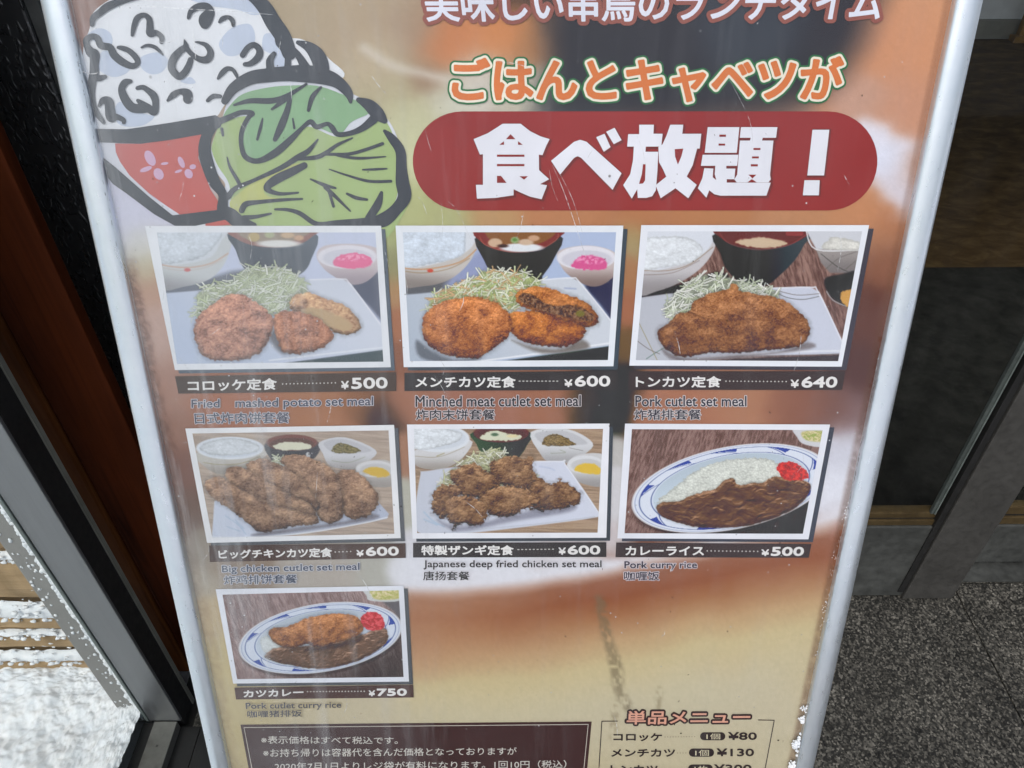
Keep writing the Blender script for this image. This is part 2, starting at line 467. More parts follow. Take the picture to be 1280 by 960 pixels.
# ================================================================== STRUCTURE
def snow_mat():
    m = mat('snow', (.80, .83, .87), .6, spec=.2)
    v = coords(m); n = noise(m, v, 260, 5, .65); n2 = noise(m, v, 38, 4)
    L(m, ramp(m, n2, [(0.3, (.70, .74, .79)), (0.7, (.83, .84, .86))]), bsdf(m).inputs['Base Color'])
    bsdf(m).inputs['Subsurface Weight'].default_value = 0.0
    bump(m, n, .35, .0025); return m
SNOW = snow_mat()
def granite_mat():
    m = mat('granite', (.06, .06, .055), .42)
    v = coords(m)
    vo = N(m, 'ShaderNodeTexVoronoi'); vo.inputs['Scale'].default_value = 290; L(m, v, vo.inputs['Vector'])
    base = ramp(m, vo.outputs['Color'], [(0.0, (.006, .006, .006)), (0.42, (.032, .031, .027)), (0.70, (.105, .100, .086)), (1.0, (.27, .255, .22))])
    n = noise(m, v, 95, 6, .75); n3 = noise(m, v, 9, 4)
    mx = N(m, 'ShaderNodeMixRGB'); mx.blend_type = 'MULTIPLY'; mx.inputs[0].default_value = .8
    L(m, base, mx.inputs[1]); L(m, ramp(m, n, [(0.3, .35), (0.7, 1.35)]), mx.inputs[2])
    m2 = N(m, 'ShaderNodeMixRGB'); m2.blend_type = 'MULTIPLY'; m2.inputs[0].default_value = .7
    L(m, mx.outputs[0], m2.inputs[1]); L(m, ramp(m, n3, [(0.3, .5), (0.7, 1.35)]), m2.inputs[2])
    L(m, m2.outputs[0], bsdf(m).inputs['Base Color'])
    L(m, ramp(m, n, [(0.3, .30), (0.7, .60)]), bsdf(m).inputs['Roughness'])
    bump(m, n, .25, .001); return m
def scuffed(name, col, rough, metal=0.0, amt=.25, scale=60, spec=.5, stretch=(1, 1, 1)):
    m = mat(name, col, rough, metal, spec); c = np.array(col, float)
    v = coords(m, stretch); n = noise(m, v, scale, 6, .65); n2 = noise(m, v, scale * .12, 4)
    mx = N(m, 'ShaderNodeMixRGB'); mx.blend_type = 'MULTIPLY'; mx.inputs[0].default_value = 1
    L(m, ramp(m, n, [(0.3, 1 - amt), (0.7, 1 + amt * .4)]), mx.inputs[1]); L(m, ramp(m, n2, [(0.3, tuple(c * (1 - amt))), (0.7, tuple(np.minimum(c * (1 + amt * .3), .95)))]), mx.inputs[2])
    L(m, mx.outputs[0], bsdf(m).inputs['Base Color'])
    L(m, ramp(m, n, [(0.3, max(rough - .12, .05)), (0.7, min(rough + .14, 1))]), bsdf(m).inputs['Roughness'])
    bump(m, n, .12, .0006); return m
def wood_mat(name, c1, c2, rough, scale, axis='z'):
    m = mat(name, c1, rough, spec=.06)
    st = {'z': (1, 1, .05), 'x': (.05, 1, 1)}[axis]
    v = coords(m, st); n = noise(m, v, scale, 6, .6, 1.2); n2 = noise(m, coords(m, (1, 1, .3)), 14, 4)
    a = ramp(m, n, [(0.25, c1), (0.55, c2), (0.75, tuple(np.array(c1) * .5))])
    mx = N(m, 'ShaderNodeMixRGB'); mx.blend_type = 'MULTIPLY'; mx.inputs[0].default_value = .6
    L(m, a, mx.inputs[1]); L(m, ramp(m, n2, [(0.3, .5), (0.7, 1.25)]), mx.inputs[2])
    L(m, mx.outputs[0], bsdf(m).inputs['Base Color']); bump(m, n, .3, .0015); return m
def thin_fresnel(m, ior=1.45):
    fr = N(m, 'ShaderNodeFresnel'); ge = N(m, 'ShaderNodeNewGeometry'); mr = N(m, 'ShaderNodeMapRange')
    L(m, ge.outputs['Backfacing'], mr.inputs[0]); mr.inputs[3].default_value = ior; mr.inputs[4].default_value = 1 / ior
    L(m, mr.outputs[0], fr.inputs[0]); return fr
def glass_mat(name, tint=(1, 1, 1), dust=.02, refl=1.0):
    m = bpy.data.materials.new(name); m.use_nodes = True; t = m.node_tree; t.nodes.clear()
    out = N(m, 'ShaderNodeOutputMaterial'); tr = N(m, 'ShaderNodeBsdfTransparent'); tr.inputs[0].default_value = (*tint, 1)
    gl = N(m, 'ShaderNodeBsdfGlossy'); gl.inputs['Roughness'].default_value = .03
    fr = thin_fresnel(m)
    mu = N(m, 'ShaderNodeMath'); mu.operation = 'MULTIPLY'; mu.inputs[1].default_value = refl; L(m, fr.outputs[0], mu.inputs[0])
    mx = N(m, 'ShaderNodeMixShader'); L(m, mu.outputs[0], mx.inputs[0]); L(m, tr.outputs[0], mx.inputs[1]); L(m, gl.outputs[0], mx.inputs[2])
    df = N(m, 'ShaderNodeBsdfDiffuse'); df.inputs[0].default_value = (.6, .6, .58, 1)
    n = noise(m, coords(m, (1, 1, .25)), 16, 5, .7)
    r = ramp(m, n, [(0.45, 0.0), (0.85, dust * 3)])
    m2 = N(m, 'ShaderNodeMixShader'); L(m, r, m2.inputs[0]); L(m, mx.outputs[0], m2.inputs[1]); L(m, df.outputs[0], m2.inputs[2])
    L(m, m2.outputs[0], out.inputs[0]); return m
GLASS = glass_mat('door_glass', (.97, .98, .97), .004, .14)
ALU = scuffed('brushed_aluminium', (.30, .31, .32), .42, .75, .18, 90, stretch=(1, 1, .06))
ALU_DARK = scuffed('dark_bronze_aluminium', (.085, .083, .078), .42, .35, .22, 70)
ALU_RAIL = scuffed('worn_rail_aluminium', (.10, .105, .10), .45, .35, .35, 45)
BRASS = scuffed('brass_strip', (.13, .090, .040), .45, .5, .3, 60)
RUBBER = scuffed('black_rubber', (.012, .012, .012), .55, 0, .2, 80)
GASKET = scuffed('grey_gasket', (.16, .19, .18), .4, 0, .3, 80)

# ground -------------------------------------------------------------
GROUND = mat('trodden_snow', (.7, .74, .8), .7)
g = coords(GROUND); gn = noise(GROUND, g, 3, 6, .6)
L(GROUND, ramp(GROUND, gn, [(0.3, (.60, .63, .68)), (0.7, (.78, .81, .85))]), bsdf(GROUND).inputs['Base Color']); bump(GROUND, gn, .4, .03)
tag(link('ground', [(-150, -150, -.06), (150, -150, -.06), (150, 150, -.06), (-150, 150, -.06)], [(0, 1, 2, 3)], GROUND), kind='structure')

GRAN = granite_mat()
porch = tag(box('porch_floor', -.66, 3.2, -1.7, 1.12, -.055, -.008, scuffed('dark_mortar', (.02, .02, .018), .8)), kind='structure')
jx = [-.62, -.234, .366, .9665, 1.567, 2.167, 2.767, 3.19]; jy = [-1.69, -1.09, -.39, .31, 1.004, 1.11]
jy = [-1.69, -1.25, -.5, .25, 1.004, 1.11]
for a, b in zip(jx[:-1], jx[1:]):
    for c, d in zip(jy[:-1], jy[1:]):
        z = random.uniform(-.0008, .0)
        box('paving_slab', a + .0016, b - .0016, c + .0016, d - .0016, -.0075, z, GRAN, porch, b=.0012)

# interior behind the doors ------------------------------------------
LINO = mat('brown_floor', (.03, .02, .01), .75, spec=.12)
v = coords(LINO, (1, 1.6, 1)); n = noise(LINO, v, 9, 7, .7, .6)
L(LINO, ramp(LINO, n, [(0.3, (.026, .015, .006)), (0.5, (.062, .037, .014)), (0.72, (.12, .078, .034))]), bsdf(LINO).inputs['Base Color'])
DMAT = mat('dark_carpet', (.01, .01, .01), .95, spec=.08)
n = noise(DMAT, coords(DMAT), 14, 7, .75)
L(DMAT, ramp(DMAT, n, [(0.3, (.006, .0063, .006)), (0.7, (.030, .030, .027))]), bsdf(DMAT).inputs['Base Color'])
tag(box('interior_floor', -3, 6, 1.13, 4.85, -.06, -.004, LINO), kind='structure')
tag(box('entrance_mat', -1.2, 3.4, 1.22, 2.294, -.004, .004, DMAT), 'wide black entrance mat on the brown floor behind the glass doors', 'mat')
PLASTER = scuffed('painted_plaster', (.62, .65, .66), .7, 0, .15, 9)
SKIRT = scuffed('grey_skirting', (.20, .20, .17), .6, 0, .3, 14)
bw = tag(box('interior_wall', -3, 6, 4.86, 4.96, 0, 2.6, PLASTER), kind='structure')
box('skirting_board', -3, 6, 4.835, 4.858, 0, .105, SKIRT, bw, b=.003)
tag(box('interior_side_wall', -3.1, -3.0, 1.13, 4.96, 0, 2.6, PLASTER), kind='structure')
tag(box('interior_ceiling', -3.1, 6, 1.13, 4.96, 2.6, 2.7, PLASTER), kind='structure')
RUST = wood_mat('stained_wood', (.16, .085, .02), (.25, .14, .04), .6, 40)
ps = thing('wooden_prop', 'narrow stained wooden upright against the white wall inside the glass doors', 'post', (3.0, 4.78, 0))
box('upright', 2.985, 3.02, 4.78, 4.82, .03, 1.4, RUST, ps, b=.003); box('foot_block', 2.955, 3.05, 4.76, 4.825, -.004, .03, RUST, ps, b=.004)

# facade above the doors and the sheltering canopy ----------------------
CLAD = scuffed('facade_render', (.10, .095, .09), .7, 0, .2, 20)
tag(box('facade', -1.0, 3.2, 1.0, 1.12, 2.25, 3.4, CLAD), 'dark rendered shop front wall above the glass doors', 'wall')
tag(box('side_wall', 2.3, 3.2, .99, 1.12, 0, 2.25, CLAD), 'dark rendered wall closing the shop front on the right', 'wall')

# doors ------------------------------------------------------------------
def door(x0, x1, yg, rail_h, bead_h, stile_w0, stile_w1, label, bottom=.004, yf=None):
    yf = yf if yf is not None else yg - .02
    t = thing('sliding_door', label, 'door', ((x0 + x1) / 2, yg, 0), 'glass sliding doors of the shop front')
    box('bottom_rail', x0 + stile_w0, x1 - stile_w1, yg - .016, yg + .022, bottom, rail_h, ALU_RAIL, t, b=.002)
    box('glazing_bead', x0 + stile_w0, x1 - stile_w1, yg - .012, yg + .014, rail_h + .0005, rail_h + (bead_h - rail_h) * .45, BRASS, t, b=.0015)
    box('glazing_bead', x0 + stile_w0, x1 - stile_w1, yg - .008, yg + .012, rail_h + (bead_h - rail_h) * .55, bead_h, BRASS, t, b=.0015)
    box('setting_block', x0 + stile_w0, x1 - stile_w1, yg - .007, yg + .010, rail_h + (bead_h - rail_h) * .45, rail_h + (bead_h - rail_h) * .55, RUBBER, t)
    box('glass_pane', x0 + stile_w0, x1 - stile_w1, yg - .003, yg + .003, bead_h, 2.14, GLASS, t)
    box('top_rail', x0 + stile_w0, x1 - stile_w1, yg - .016, yg + .022, 2.14, 2.24, ALU_DARK, t, b=.002)
    box('stile', x0, x0 + stile_w0 - .0005, yf, yg + .024, 0.002, 2.245, ALU_DARK, t, b=.0025)
    box('stile', x1 - stile_w1 + .0005, x1, yf, yg + .024, 0.002, 2.245, ALU_DARK, t, b=.0025)
    return t
d1 = door(-.545, .948, .985, .238, .272, .09, .108, 'dark framed glass door behind the menu stand, with the broad scuffed stile', yf=.962)
box('glazing_gasket', .812, .8185, .974, .9815, .272, 2.14, scuffed('dull_gasket', (.075, .09, .085), .4, 0, .3, 80), d1, b=.001)
box('glazing_gasket', .826, .8392, .966, .984, .02, 2.14, RUBBER, d1, b=.001)
box('glazing_gasket', .819, .8215, .972, .98, .272, 2.14, GASKET, d1, b=.0006)
d2 = door(.93, 2.3, 1.062, .145, .197, .06, .08, 'dark framed glass door set further back, right of the broad stile', bottom=.018)
tag(box('door_track', -.66, 2.3, 1.006, 1.10, -.005, .003, ALU_RAIL), 'dark metal floor track running under the glass sliding doors', 'door track')

# black textured pillar and brown board at the left -----------------------------
BLK = mat('black_grained_panel', (.012, .013, .013), .33, spec=.9)
v = coords(BLK, (1, 1, .55)); n = noise(BLK, v, 135, 0, .4, 0); n2 = noise(BLK, v, 20, 4)
bump(BLK, ramp(BLK, n, [(0.50, 0.0), (0.66, 1.0)]), .8, .0014); L(BLK, ramp(BLK, n2, [(0.3, (.024, .025, .026)), (0.7, (.044, .046, .047))]), bsdf(BLK).inputs['Base Color'])
L(BLK, ramp(BLK, n, [(0.35, .42), (0.6, .24)]), bsdf(BLK).inputs['Roughness'])
tag(box('black_pillar', -1.0, -.562, .95, 1.13, 0, 2.25, BLK, b=.003), 'black pillar with a pebbled wet looking surface left of the menu stand', 'pillar')
GREYP = scuffed('grey_edge', (.10, .105, .10), .5, 0, .3, 60)
tag(box('door_jamb', -.5615, -.546, .955, 1.08, 0, 2.25, GREYP, b=.001), 'narrow dull grey jamb between black pillar and glass door', 'door jamb')
RED = wood_mat('red_brown_stained_wood', (.032, .0065, .0016), (.068, .015, .004), .55, 34)
wp = thing('wooden_post', 'red brown stained wooden post between grey window frame and black pillar', 'post', (-.63, .85, 0))
box('board', -.655, -.5575, .80, .822, 0, 2.25, RED, wp, b=.004)
box('board', -.74, -.6565, .797, .822, 0, 2.25, wood_mat('highlit_edge_wood', (.085, .026, .007), (.16, .055, .017), .55, 44), wp, b=.006)  # lighter brown: highlight on the bevelled edge put into the wood colour

# side screen --------------------------------------------------------------------
sc = thing('side_window', 'grey aluminium framed side window looking out on snow', 'window', (-.68, .2, 0))
box('stile', -.690, -.631, .684, .690, .028, 2.3, ALU, sc, b=.0015)
box('stile_groove', -.6955, -.6905, .682, .690, .03, 2.3, GASKET, sc, b=.0012)
box('stile_back', -.688, -.6315, .6905, .730, .0, 2.3, RUBBER, sc, b=.001)
box('cover_strip', -.6380, -.6300, .7305, .739, .0, 2.3, SKIRT, sc)
box('glass_pane', -.7015, -.6975, -1.68, .69, .01, 2.3, glass_mat('window_glass', (.93, .96, .955), .012, .8), sc)
box('glass_gasket', -.7045, -.6965, .6905, .70, .02, 2.3, GASKET, sc)
box('glass_gasket', -.703, -.6815, -1.68, .683, .0, .022, RUBBER, sc)
SILL = scuffed('grey_sill_metal', (.22, .22, .20), .5, .5, .25, 80)
box('sill', -.681, -.638, -1.68, .683, .0, .028, SILL, sc, b=.001)
box('screw', -.662, -.658, .635, .639, .0281, .0292, ALU_DARK, sc, b=.0004)
box('black_channel', -.6375, -.60, -1.68, .683, -.004, .006, RUBBER, sc)
tag(box('floor_mat', -.598, -.36, -1.2, .80, .0005, .010, RUBBER, b=.003), 'black rubber mat on the floor at the foot of the menu stand', 'mat')

# outside of the side window ------------------------------------------------------
GPOST = scuffed('grey_painted_steel', (.24, .235, .225), .55, .1, .12, 40)
gp = thing('grey_post', 'flat grey post outside the window with snow stuck along its edge', 'post', (-.73, .72, 0))
box('post_body', -.757, -.7055, .704, .76, -.02, 2.3, GPOST, gp, b=.002)
V = []; F = []
def lump(c, r, sx=1, sy=1, sz=1, n=5, k=6):
    """one irregular snow crumb"""
    b = len(V); ph = random.random() * 9
    for a in range(n + 1):
        th = math.pi * a / n
        for q in range(k):
            f = 2 * math.pi * q / k + ph; rr = r * random.uniform(.7, 1.25)
            V.append((c[0] + rr * sx * math.sin(th) * math.cos(f), c[1] + rr * sy * math.sin(th) * math.sin(f), c[2] + rr * sz * math.cos(th)))
    for a in range(n):
        for q in range(k):
            F.append((b + a * k + q, b + a * k + (q + 1) % k, b + (a + 1) * k + (q + 1) % k, b + (a + 1) * k + q))
for i in range(1300):
    z = random.uniform(.0, 1.0) ** 1.2; t = random.random()
    x = -.7135 + random.gauss(0, .0030); lump((x, .702, z), random.uniform(.0016, .0042), 1.1, .7, 1.6)
for i in range(90):
    lump((random.uniform(-.752, -.712), .7035, random.uniform(.03, .75)), random.uniform(.0008, .003), 1.2, .5, 1.3)
tag(link('stuck_snow', V, F, SNOW, gp, True), kind='stuff')

PLK = wood_mat('weathered_plank', (.30, .20, .105), (.44, .31, .18), .8, 46, 'x')
lw = thing('log_wall', 'weathered pale timber wall outside, snow lying on every plank', 'wall', (-1.35, .80, 0))
yw = .80
def zy(py): return float(on_y(40, py, yw)[2])
bands = [(1.62, None)]
edges = [(600, 688), (694, 749), (770, 786), (789, 811), (823, 838), (852, 868), (884, 905)]
zs = [(zy(b), zy(a)) for a, b in edges]
top = zs[0][1]
for k in range(9):
    zs.append((top + .02 + k * .12, top + .12 + k * .12))
for i, (z0, z1) in enumerate(zs):
    xx = np.linspace(-2.6, -.752, 26); P = []; Q = []
    for x in xx:
        e1, e2 = random.uniform(-.003, .003), random.uniform(-.003, .003)
        P += [(x, yw + .004 + e1, z0), (x, yw - .006 + e1, z0 + (z1 - z0) * .3), (x, yw - .006 + e2, z0 + (z1 - z0) * .75), (x, yw + .006, z1), (x, yw + .06, z1), (x, yw + .06, z0)]
    m_ = len(xx)
    for a in range(m_ - 1):
        for q in range(6): Q.append((a * 6 + q, (a + 1) * 6 + q, (a + 1) * 6 + (q + 1) % 6, a * 6 + (q + 1) % 6))
    Q += [tuple(range(6)), tuple((m_ - 1) * 6 + q for q in range(5, -1, -1))]
    link('plank', P, Q, PLK, lw)
box('backing', -2.6, -.752, yw + .061, yw + .10, -.02, 1.6, scuffed('dark_backing', (.05, .04, .03), .8), lw)
V = []; F = []
zsrt = sorted(zs)
nn = 260; gx = np.linspace(-2.6, -.752, nn)
for (a0, a1), (b0, b1) in zip(zsrt[:-1], zsrt[1:]):
    gap = b0 - a1
    if gap > .09: continue
    b = len(V); k = 7
    for i, x in enumerate(gx):
        h = gap * .9 + .012 * (fbm(np.array(x * 40), np.array(a1 * 60), 3, 4) - .45); pr = .007 + .010 * fbm(np.array(x * 30), np.array(a1 * 33), 3, 9)
        for j in range(k):
            t = j / (k - 1) * math.pi
            rr = 1 + .35 * (float(vnoise(np.array(x * 170), np.array(j * 1.7 + a1 * 99), 3)) - .5)
            V.append((x, yw + .002 - pr * math.sin(t) * rr, a1 - .004 + h * (1 - math.cos(t)) / 2 * (1 + .1 * (rr - 1))))
    for i in range(nn - 1):
        for j in range(k - 1): F.append((b + i * k + j, b + i * k + j + 1, b + (i + 1) * k + j + 1, b + (i + 1) * k + j))
for (a0, a1), (b0, b1) in zip(zsrt[:-1], zsrt[1:]):
    if b0 - a1 > .09: continue
    for i in range(90):
        t = random.random(); lump((random.uniform(-1.25, -.756), yw - .004 - .012 * math.sin(math.pi * t) - random.uniform(0, .003), a1 - .007 + (b0 - a1 + .009) * t), random.uniform(.0015, .0055), 1.4, .8, .8)
for i in range(500):
    lump((random.uniform(-1.3, -.76), yw - .004, random.uniform(0, .5)), random.uniform(.001, .0045), 1.6, .5, .8)
tag(link('snow_ledge', V, F, SNOW, lw, True), kind='stuff')
# snow bank
nx, ny = 480, 420
gx = -.7045 - 2.3 * np.linspace(1, 0, nx) ** 2.2; gy = .80 - 2.5 * np.linspace(1, 0, ny) ** 2; X, Y = np.meshgrid(gx, gy)
Z = .006 + .026 * fbm(X * 3, Y * 3, 4, 2) + .030 * (fbm(X * 14, Y * 14, 4, 6) - .5) + .022 * (fbm(X * 48, Y * 48, 5, 8, .62) - .5)
Z = np.maximum(Z, .004) + .026 * sstep(X, -.80, -.715)
F = []
for j in range(ny - 1):
    b = j * nx
    F += [(b + i, b + i + 1, b + nx + i + 1, b + nx + i) for i in range(nx - 1)]
tag(link('snow', np.stack([X, Y, Z], -1).reshape(-1, 3), F, SNOW, None, True), kind='stuff')
# ================================================================== THE MENU STAND
foot = PC - PV * (PC[2] / PV[2])
stand = thing('menu_stand', 'white metal A-frame stand with the Japanese fried food menu poster', 'menu stand', (float(foot[0]), float(foot[1]), 0))
VT, VB, VG = .352, -.497, -PC[2] / PV[2]
def rail_mat():
    m = mat('satin_aluminium', (.63, .67, .69), .28, .8, .5)
    v = coords(m); n = noise(m, v, 70, 6, .7); n2 = noise(m, coords(m, (1, 1, .12)), 260, 4); n3 = noise(m, v, 9, 3)
    mx = N(m, 'ShaderNodeMixRGB'); mx.blend_type = 'MULTIPLY'; mx.inputs[0].default_value = 1
    L(m, ramp(m, n, [(0.24, (.78, .79, .80)), (0.34, (.95, .96, .97)), (0.7, (1.0, 1.0, 1.0))]), mx.inputs[1])
    L(m, ramp(m, n3, [(0.3, (.70, .77, .83)), (0.7, (.78, .83, .88))]), mx.inputs[2])
    L(m, mx.outputs[0], bsdf(m).inputs['Base Color'])
    # small dark nicks
    vo = N(m, 'ShaderNodeTexVoronoi'); vo.inputs['Scale'].default_value = 16; L(m, v, vo.inputs['Vector'])
    spot = ramp(m, vo.outputs['Distance'], [(0.018, 1.0), (0.036, 0.0)])
    m2 = N(m, 'ShaderNodeMixRGB'); L(m, spot, m2.inputs[0]); L(m, mx.outputs[0], m2.inputs[1]); m2.inputs[2].default_value = (.16, .16, .15, 1)
    L(m, m2.outputs[0], bsdf(m).inputs['Base Color'])
    L(m, ramp(m, n2, [(0.3, .26), (0.7, .38)]), bsdf(m).inputs['Roughness']); bump(m, n2, .06, .0004); return m
RAIL = rail_mat()
def profile(side):
    """front-rounded section (across, height), inner edge at 0"""
    W, H, Bk = .0208, .0080, -.020
    pts = [(0, Bk), (0, .0042), (.0004, .0050)]
    for a in np.linspace(146, 90, 8): pts.append((.0098 + .0112 * math.cos(math.radians(a)), H - .0062 + .0062 * math.sin(math.radians(a))))
    for a in np.linspace(84, 0, 14): pts.append((.0098 + .0110 * math.cos(math.radians(a)), H - .0115 + .0115 * math.sin(math.radians(a))))
    pts.append((W, Bk)); return [(side * x, h) for x, h in pts]
def sweep(name, pts2, A, B, ax, hx, m, parent, caps=True):
    """section pts2 (along ax, along hx) swept from A to B"""
    A, B = np.array(A, float), np.array(B, float); n = len(pts2); st = 2
    V = [A + ax * p[0] + hx * p[1] for p in pts2] + [B + ax * p[0] + hx * p[1] for p in pts2]
    F = [(i, (i + 1) % n, n + (i + 1) % n, n + i) for i in range(n)]
    if caps: F += [tuple(range(n))[::-1], tuple(range(n, 2 * n))]
    o = link(name, V, F, m, parent)
    for p in o.data.polygons: p.use_smooth = len(p.vertices) == 4
    o.data.set_sharp_from_angle(angle=math.radians(32)); return o
UI = .2900
for s in (-1, 1):
    sweep('frame_rail', profile(s), UV(s * UI, VG + .012), UV(s * UI, VT), PU, PN, RAIL, stand)
    a = UV(s * UI, VG + .0125); b_ = UV(s * UI, VG + .001)
    c = [(s * -.001, -.021), (s * -.001, .009), (s * .0218, .009), (s * .0218, -.021)]
    sweep('rubber_foot', c, a, b_, PU, PN, RUBBER, stand)
cs = [(-.0, -.018), (-.0, .006), (.003, .009), (.018, .009), (.021, .006), (.021, -.018)]
for v0 in (VT - .021, VB): sweep('cross_rail', cs, UV(-UI + .0003, v0), UV(UI - .0003, v0), PV, PN, RAIL, stand)
sweep('cross_rail', cs, UV(-UI + .0003, VG + .16), UV(UI - .0003, VG + .16), PV, PN, RAIL, stand)
# back board and rear legs
BACK = scuffed('grey_back_board', (.25, .25, .25), .6)
sweep('back_board', [(-UI + .0004, -.006), (UI - .0004, -.006), (UI - .0004, -.0015), (-UI + .0004, -.0015)], UV(0, VB + .0215), UV(0, VT - .0215), PU, PN, BACK, stand)
topc = UV(0, VT - .03, -.04)
for s in (-1, 1):
    A = topc + PU * s * (UI + .010); B = np.array([A[0], .905, .002])
    dd = unit(B - A); hh = np.cross(PU, dd)
    sweep('rear_leg', [(-.009, -.009), (.009, -.009), (.009, .009), (-.009, .009)], A, B, PU, hh, RAIL, stand)
A = topc; B = np.array([A[0], .905, .002]); mid = A + (B - A) * .82
sweep('rear_cross_rail', [(-.008, -.008), (.008, -.008), (.008, .008), (-.008, .008)], mid - PU * UI, mid + PU * UI, unit(B - A), np.cross(PU, unit(B - A)), RAIL, stand)

# ---- poster background: a blurred photograph printed right across the sheet
inner = lambda y: (86 + .2095 * y, 1187.4 - .2055 * y)
ytop, ybot = -112, 1058
qp = [(inner(ytop)[0] - 4, ytop), (inner(ytop)[1] + 4, ytop), (inner(ybot)[1] + 4, ybot), (inner(ybot)[0] - 4, ybot)]
pt = Paint(qp, (0, 0, 1), 330, 360, (196, 186, 150))
pts = [  # x y r g b radius
 (110,-60,150,120,105,90),(100,20,150,118,108,40),(110,60,150,110,100,30),(480,-60,175,160,135,90),(470,20,178,160,135,45),(515,40,165,140,120,40),(500,100,182,172,142,40),(530,100,150,120,100,22),
 (560,120,205,206,190,26),(478,70,190,175,150,30),(510,150,196,196,162,34),(515,200,205,208,170,30),(512,250,180,185,135,26),(560,270,176,178,130,30),(620,272,186,150,110,26),
 (700,275,185,130,95,40),(800,273,180,125,90,40),(900,273,182,128,92,40),(1000,273,188,138,104,40),(1080,268,196,140,104,30),
 (560,50,200,130,88,34),(620,45,204,138,92,36),(655,60,170,125,90,24),(600,95,205,200,190,30),(650,110,190,186,170,26),(700,130,120,122,118,26),
 (720,-20,120,95,80,60),(900,-40,140,110,95,80),(1080,30,196,145,118,30),(1130,40,206,150,116,60),(1150,-50,206,155,120,80),(1130,130,200,150,124,36),(1150,220,190,150,130,26),
 (1118,200,222,226,242,26),(1130,240,215,212,224,24),(1098,170,226,228,242,20),(1085,120,196,158,140,22),(1110,290,175,120,90,26),(1120,330,150,96,74,28),(1112,400,110,70,62,34),(1085,470,98,66,64,34),(1070,510,140,110,112,26),
 (1062,560,205,208,224,30),(1058,610,222,226,240,28),(1050,640,214,214,226,14),(1045,672,150,82,54,20),(1030,700,142,70,44,26),(1020,730,176,118,80,24),(1010,770,200,168,124,34),(1000,820,206,192,152,50),
 (150,180,206,208,224,30),(170,260,205,207,226,38),(178,310,206,208,206,24),(180,335,196,186,150,20),(182,360,192,150,126,26),(195,420,192,158,144,34),(205,480,172,128,110,34),(215,540,154,110,92,30),(225,590,128,84,70,30),  # left margin kept paler: haze of the film painted into these colours
 (235,640,118,92,80,26),(245,690,150,140,126,24),(255,725,176,168,152,22),(262,770,196,176,140,24),(270,830,202,184,132,40),(285,900,200,184,134,50),
 (487,300,168,176,120,18),(487,330,150,150,104,18),(488,360,184,140,92,18),(495,400,176,110,74,22),(500,450,150,92,66,22),(510,500,170,112,86,26),
 (790,300,172,160,112,18),(785,340,180,126,86,20),(782,380,176,108,76,22),(775,430,120,90,56,22),(775,480,50,50,38,24),(765,518,46,52,38,20),(765,560,190,188,186,14),(764,620,208,208,214,18),(764,680,204,196,200,16),
 (300,505,176,110,80,50),(400,510,176,118,84,40),(455,500,150,98,66,26),(480,520,72,54,44,22),(600,505,172,112,90,40),(680,500,170,108,80,36),(735,508,70,64,46,24),(850,505,182,116,86,46),(930,500,184,124,92,40),(1000,500,150,96,78,36),(1040,510,128,88,80,26),
 (300,705,150,130,112,30),(400,710,176,168,158,34),(470,705,176,176,166,24),(505,560,170,120,92,16),(508,640,182,182,168,16),(520,700,212,214,224,30),(620,708,218,221,232,40),(720,700,212,206,212,32),(740,712,196,168,160,22),
 (850,706,150,86,58,40),(950,706,140,76,50,40),(780,722,142,80,54,30),(700,742,146,88,62,34),(600,760,158,104,76,30),(530,765,176,134,104,24),(800,750,160,100,70,44),(900,745,158,96,64,44),(990,735,166,106,72,34),
 (540,800,200,180,138,30),(600,800,200,178,140,34),(700,795,198,170,130,40),(800,795,200,172,130,40),(900,790,202,170,126,40),(620,850,204,194,164,50),(740,860,203,193,162,50),(860,860,204,195,164,60),(960,860,204,194,164,50),
 (520,860,203,192,162,30),(400,890,203,191,158,50),(900,960,202,192,160,90),(600,1040,198,186,146,90),(860,1040,198,186,148,90),(300,1030,196,178,130,60)]
W_ = np.zeros(pt.X.shape); A_ = np.zeros(pt.X.shape + (3,))
xw = pt.X + (fbm(pt.X / 40, pt.Y / 40, 3, 3) - .5) * 22; yw_ = pt.Y + (fbm(pt.X / 40, pt.Y / 40, 3, 8) - .5) * 16
for x, y, r_, g_, b_, rad in pts:
    k = np.exp(-((xw - x) ** 2 + (yw_ - y) ** 2) / (2 * (rad * .62) ** 2)) * (40 / rad) ** .5 + 2e-4 / (1 + ((xw - x) ** 2 + (yw_ - y) ** 2) / 900)
    W_ += k; A_ += k[..., None] * np.array([r_, g_, b_], float)
pt.C = A_ / W_[..., None]
g_ = pt.C.mean(-1, keepdims=True); k_ = (1 - .20 * sstep(pt.Y, 270, 320))[..., None]; pt.C = g_ + (pt.C - g_) * k_
yb = np.interp(pt.X, [240, 505, 640, 760, 850, 1045, 1070], [742, 739, 732, 713, 694, 655, 650]) + (fbm(pt.X / 60, pt.Y / 60, 2, 21) - .5) * 10; tt = pt.Y - yb
prof = np.stack([np.interp(tt, [-30, -8, 4, 14, 36, 60, 88, 120, 170], q_) for q_ in ([222, 222, 190, 152, 148, 168, 194, 204, 206], [224, 222, 162, 104, 94, 122, 164, 190, 197], [234, 230, 150, 84, 70, 92, 128, 152, 166])], -1)
lt = (.55 * (1 - sstep(pt.X, 520, 760)) * sstep(tt, -10, 20) * (1 - sstep(tt, 80, 130)))[..., None]; prof = prof * (1 - lt) + np.array([190, 150, 120.]) * lt
pt.mix(sstep(pt.X, 478, 520) * sstep(tt, -26, -4) * (1 - sstep(tt, 120, 200)), prof)
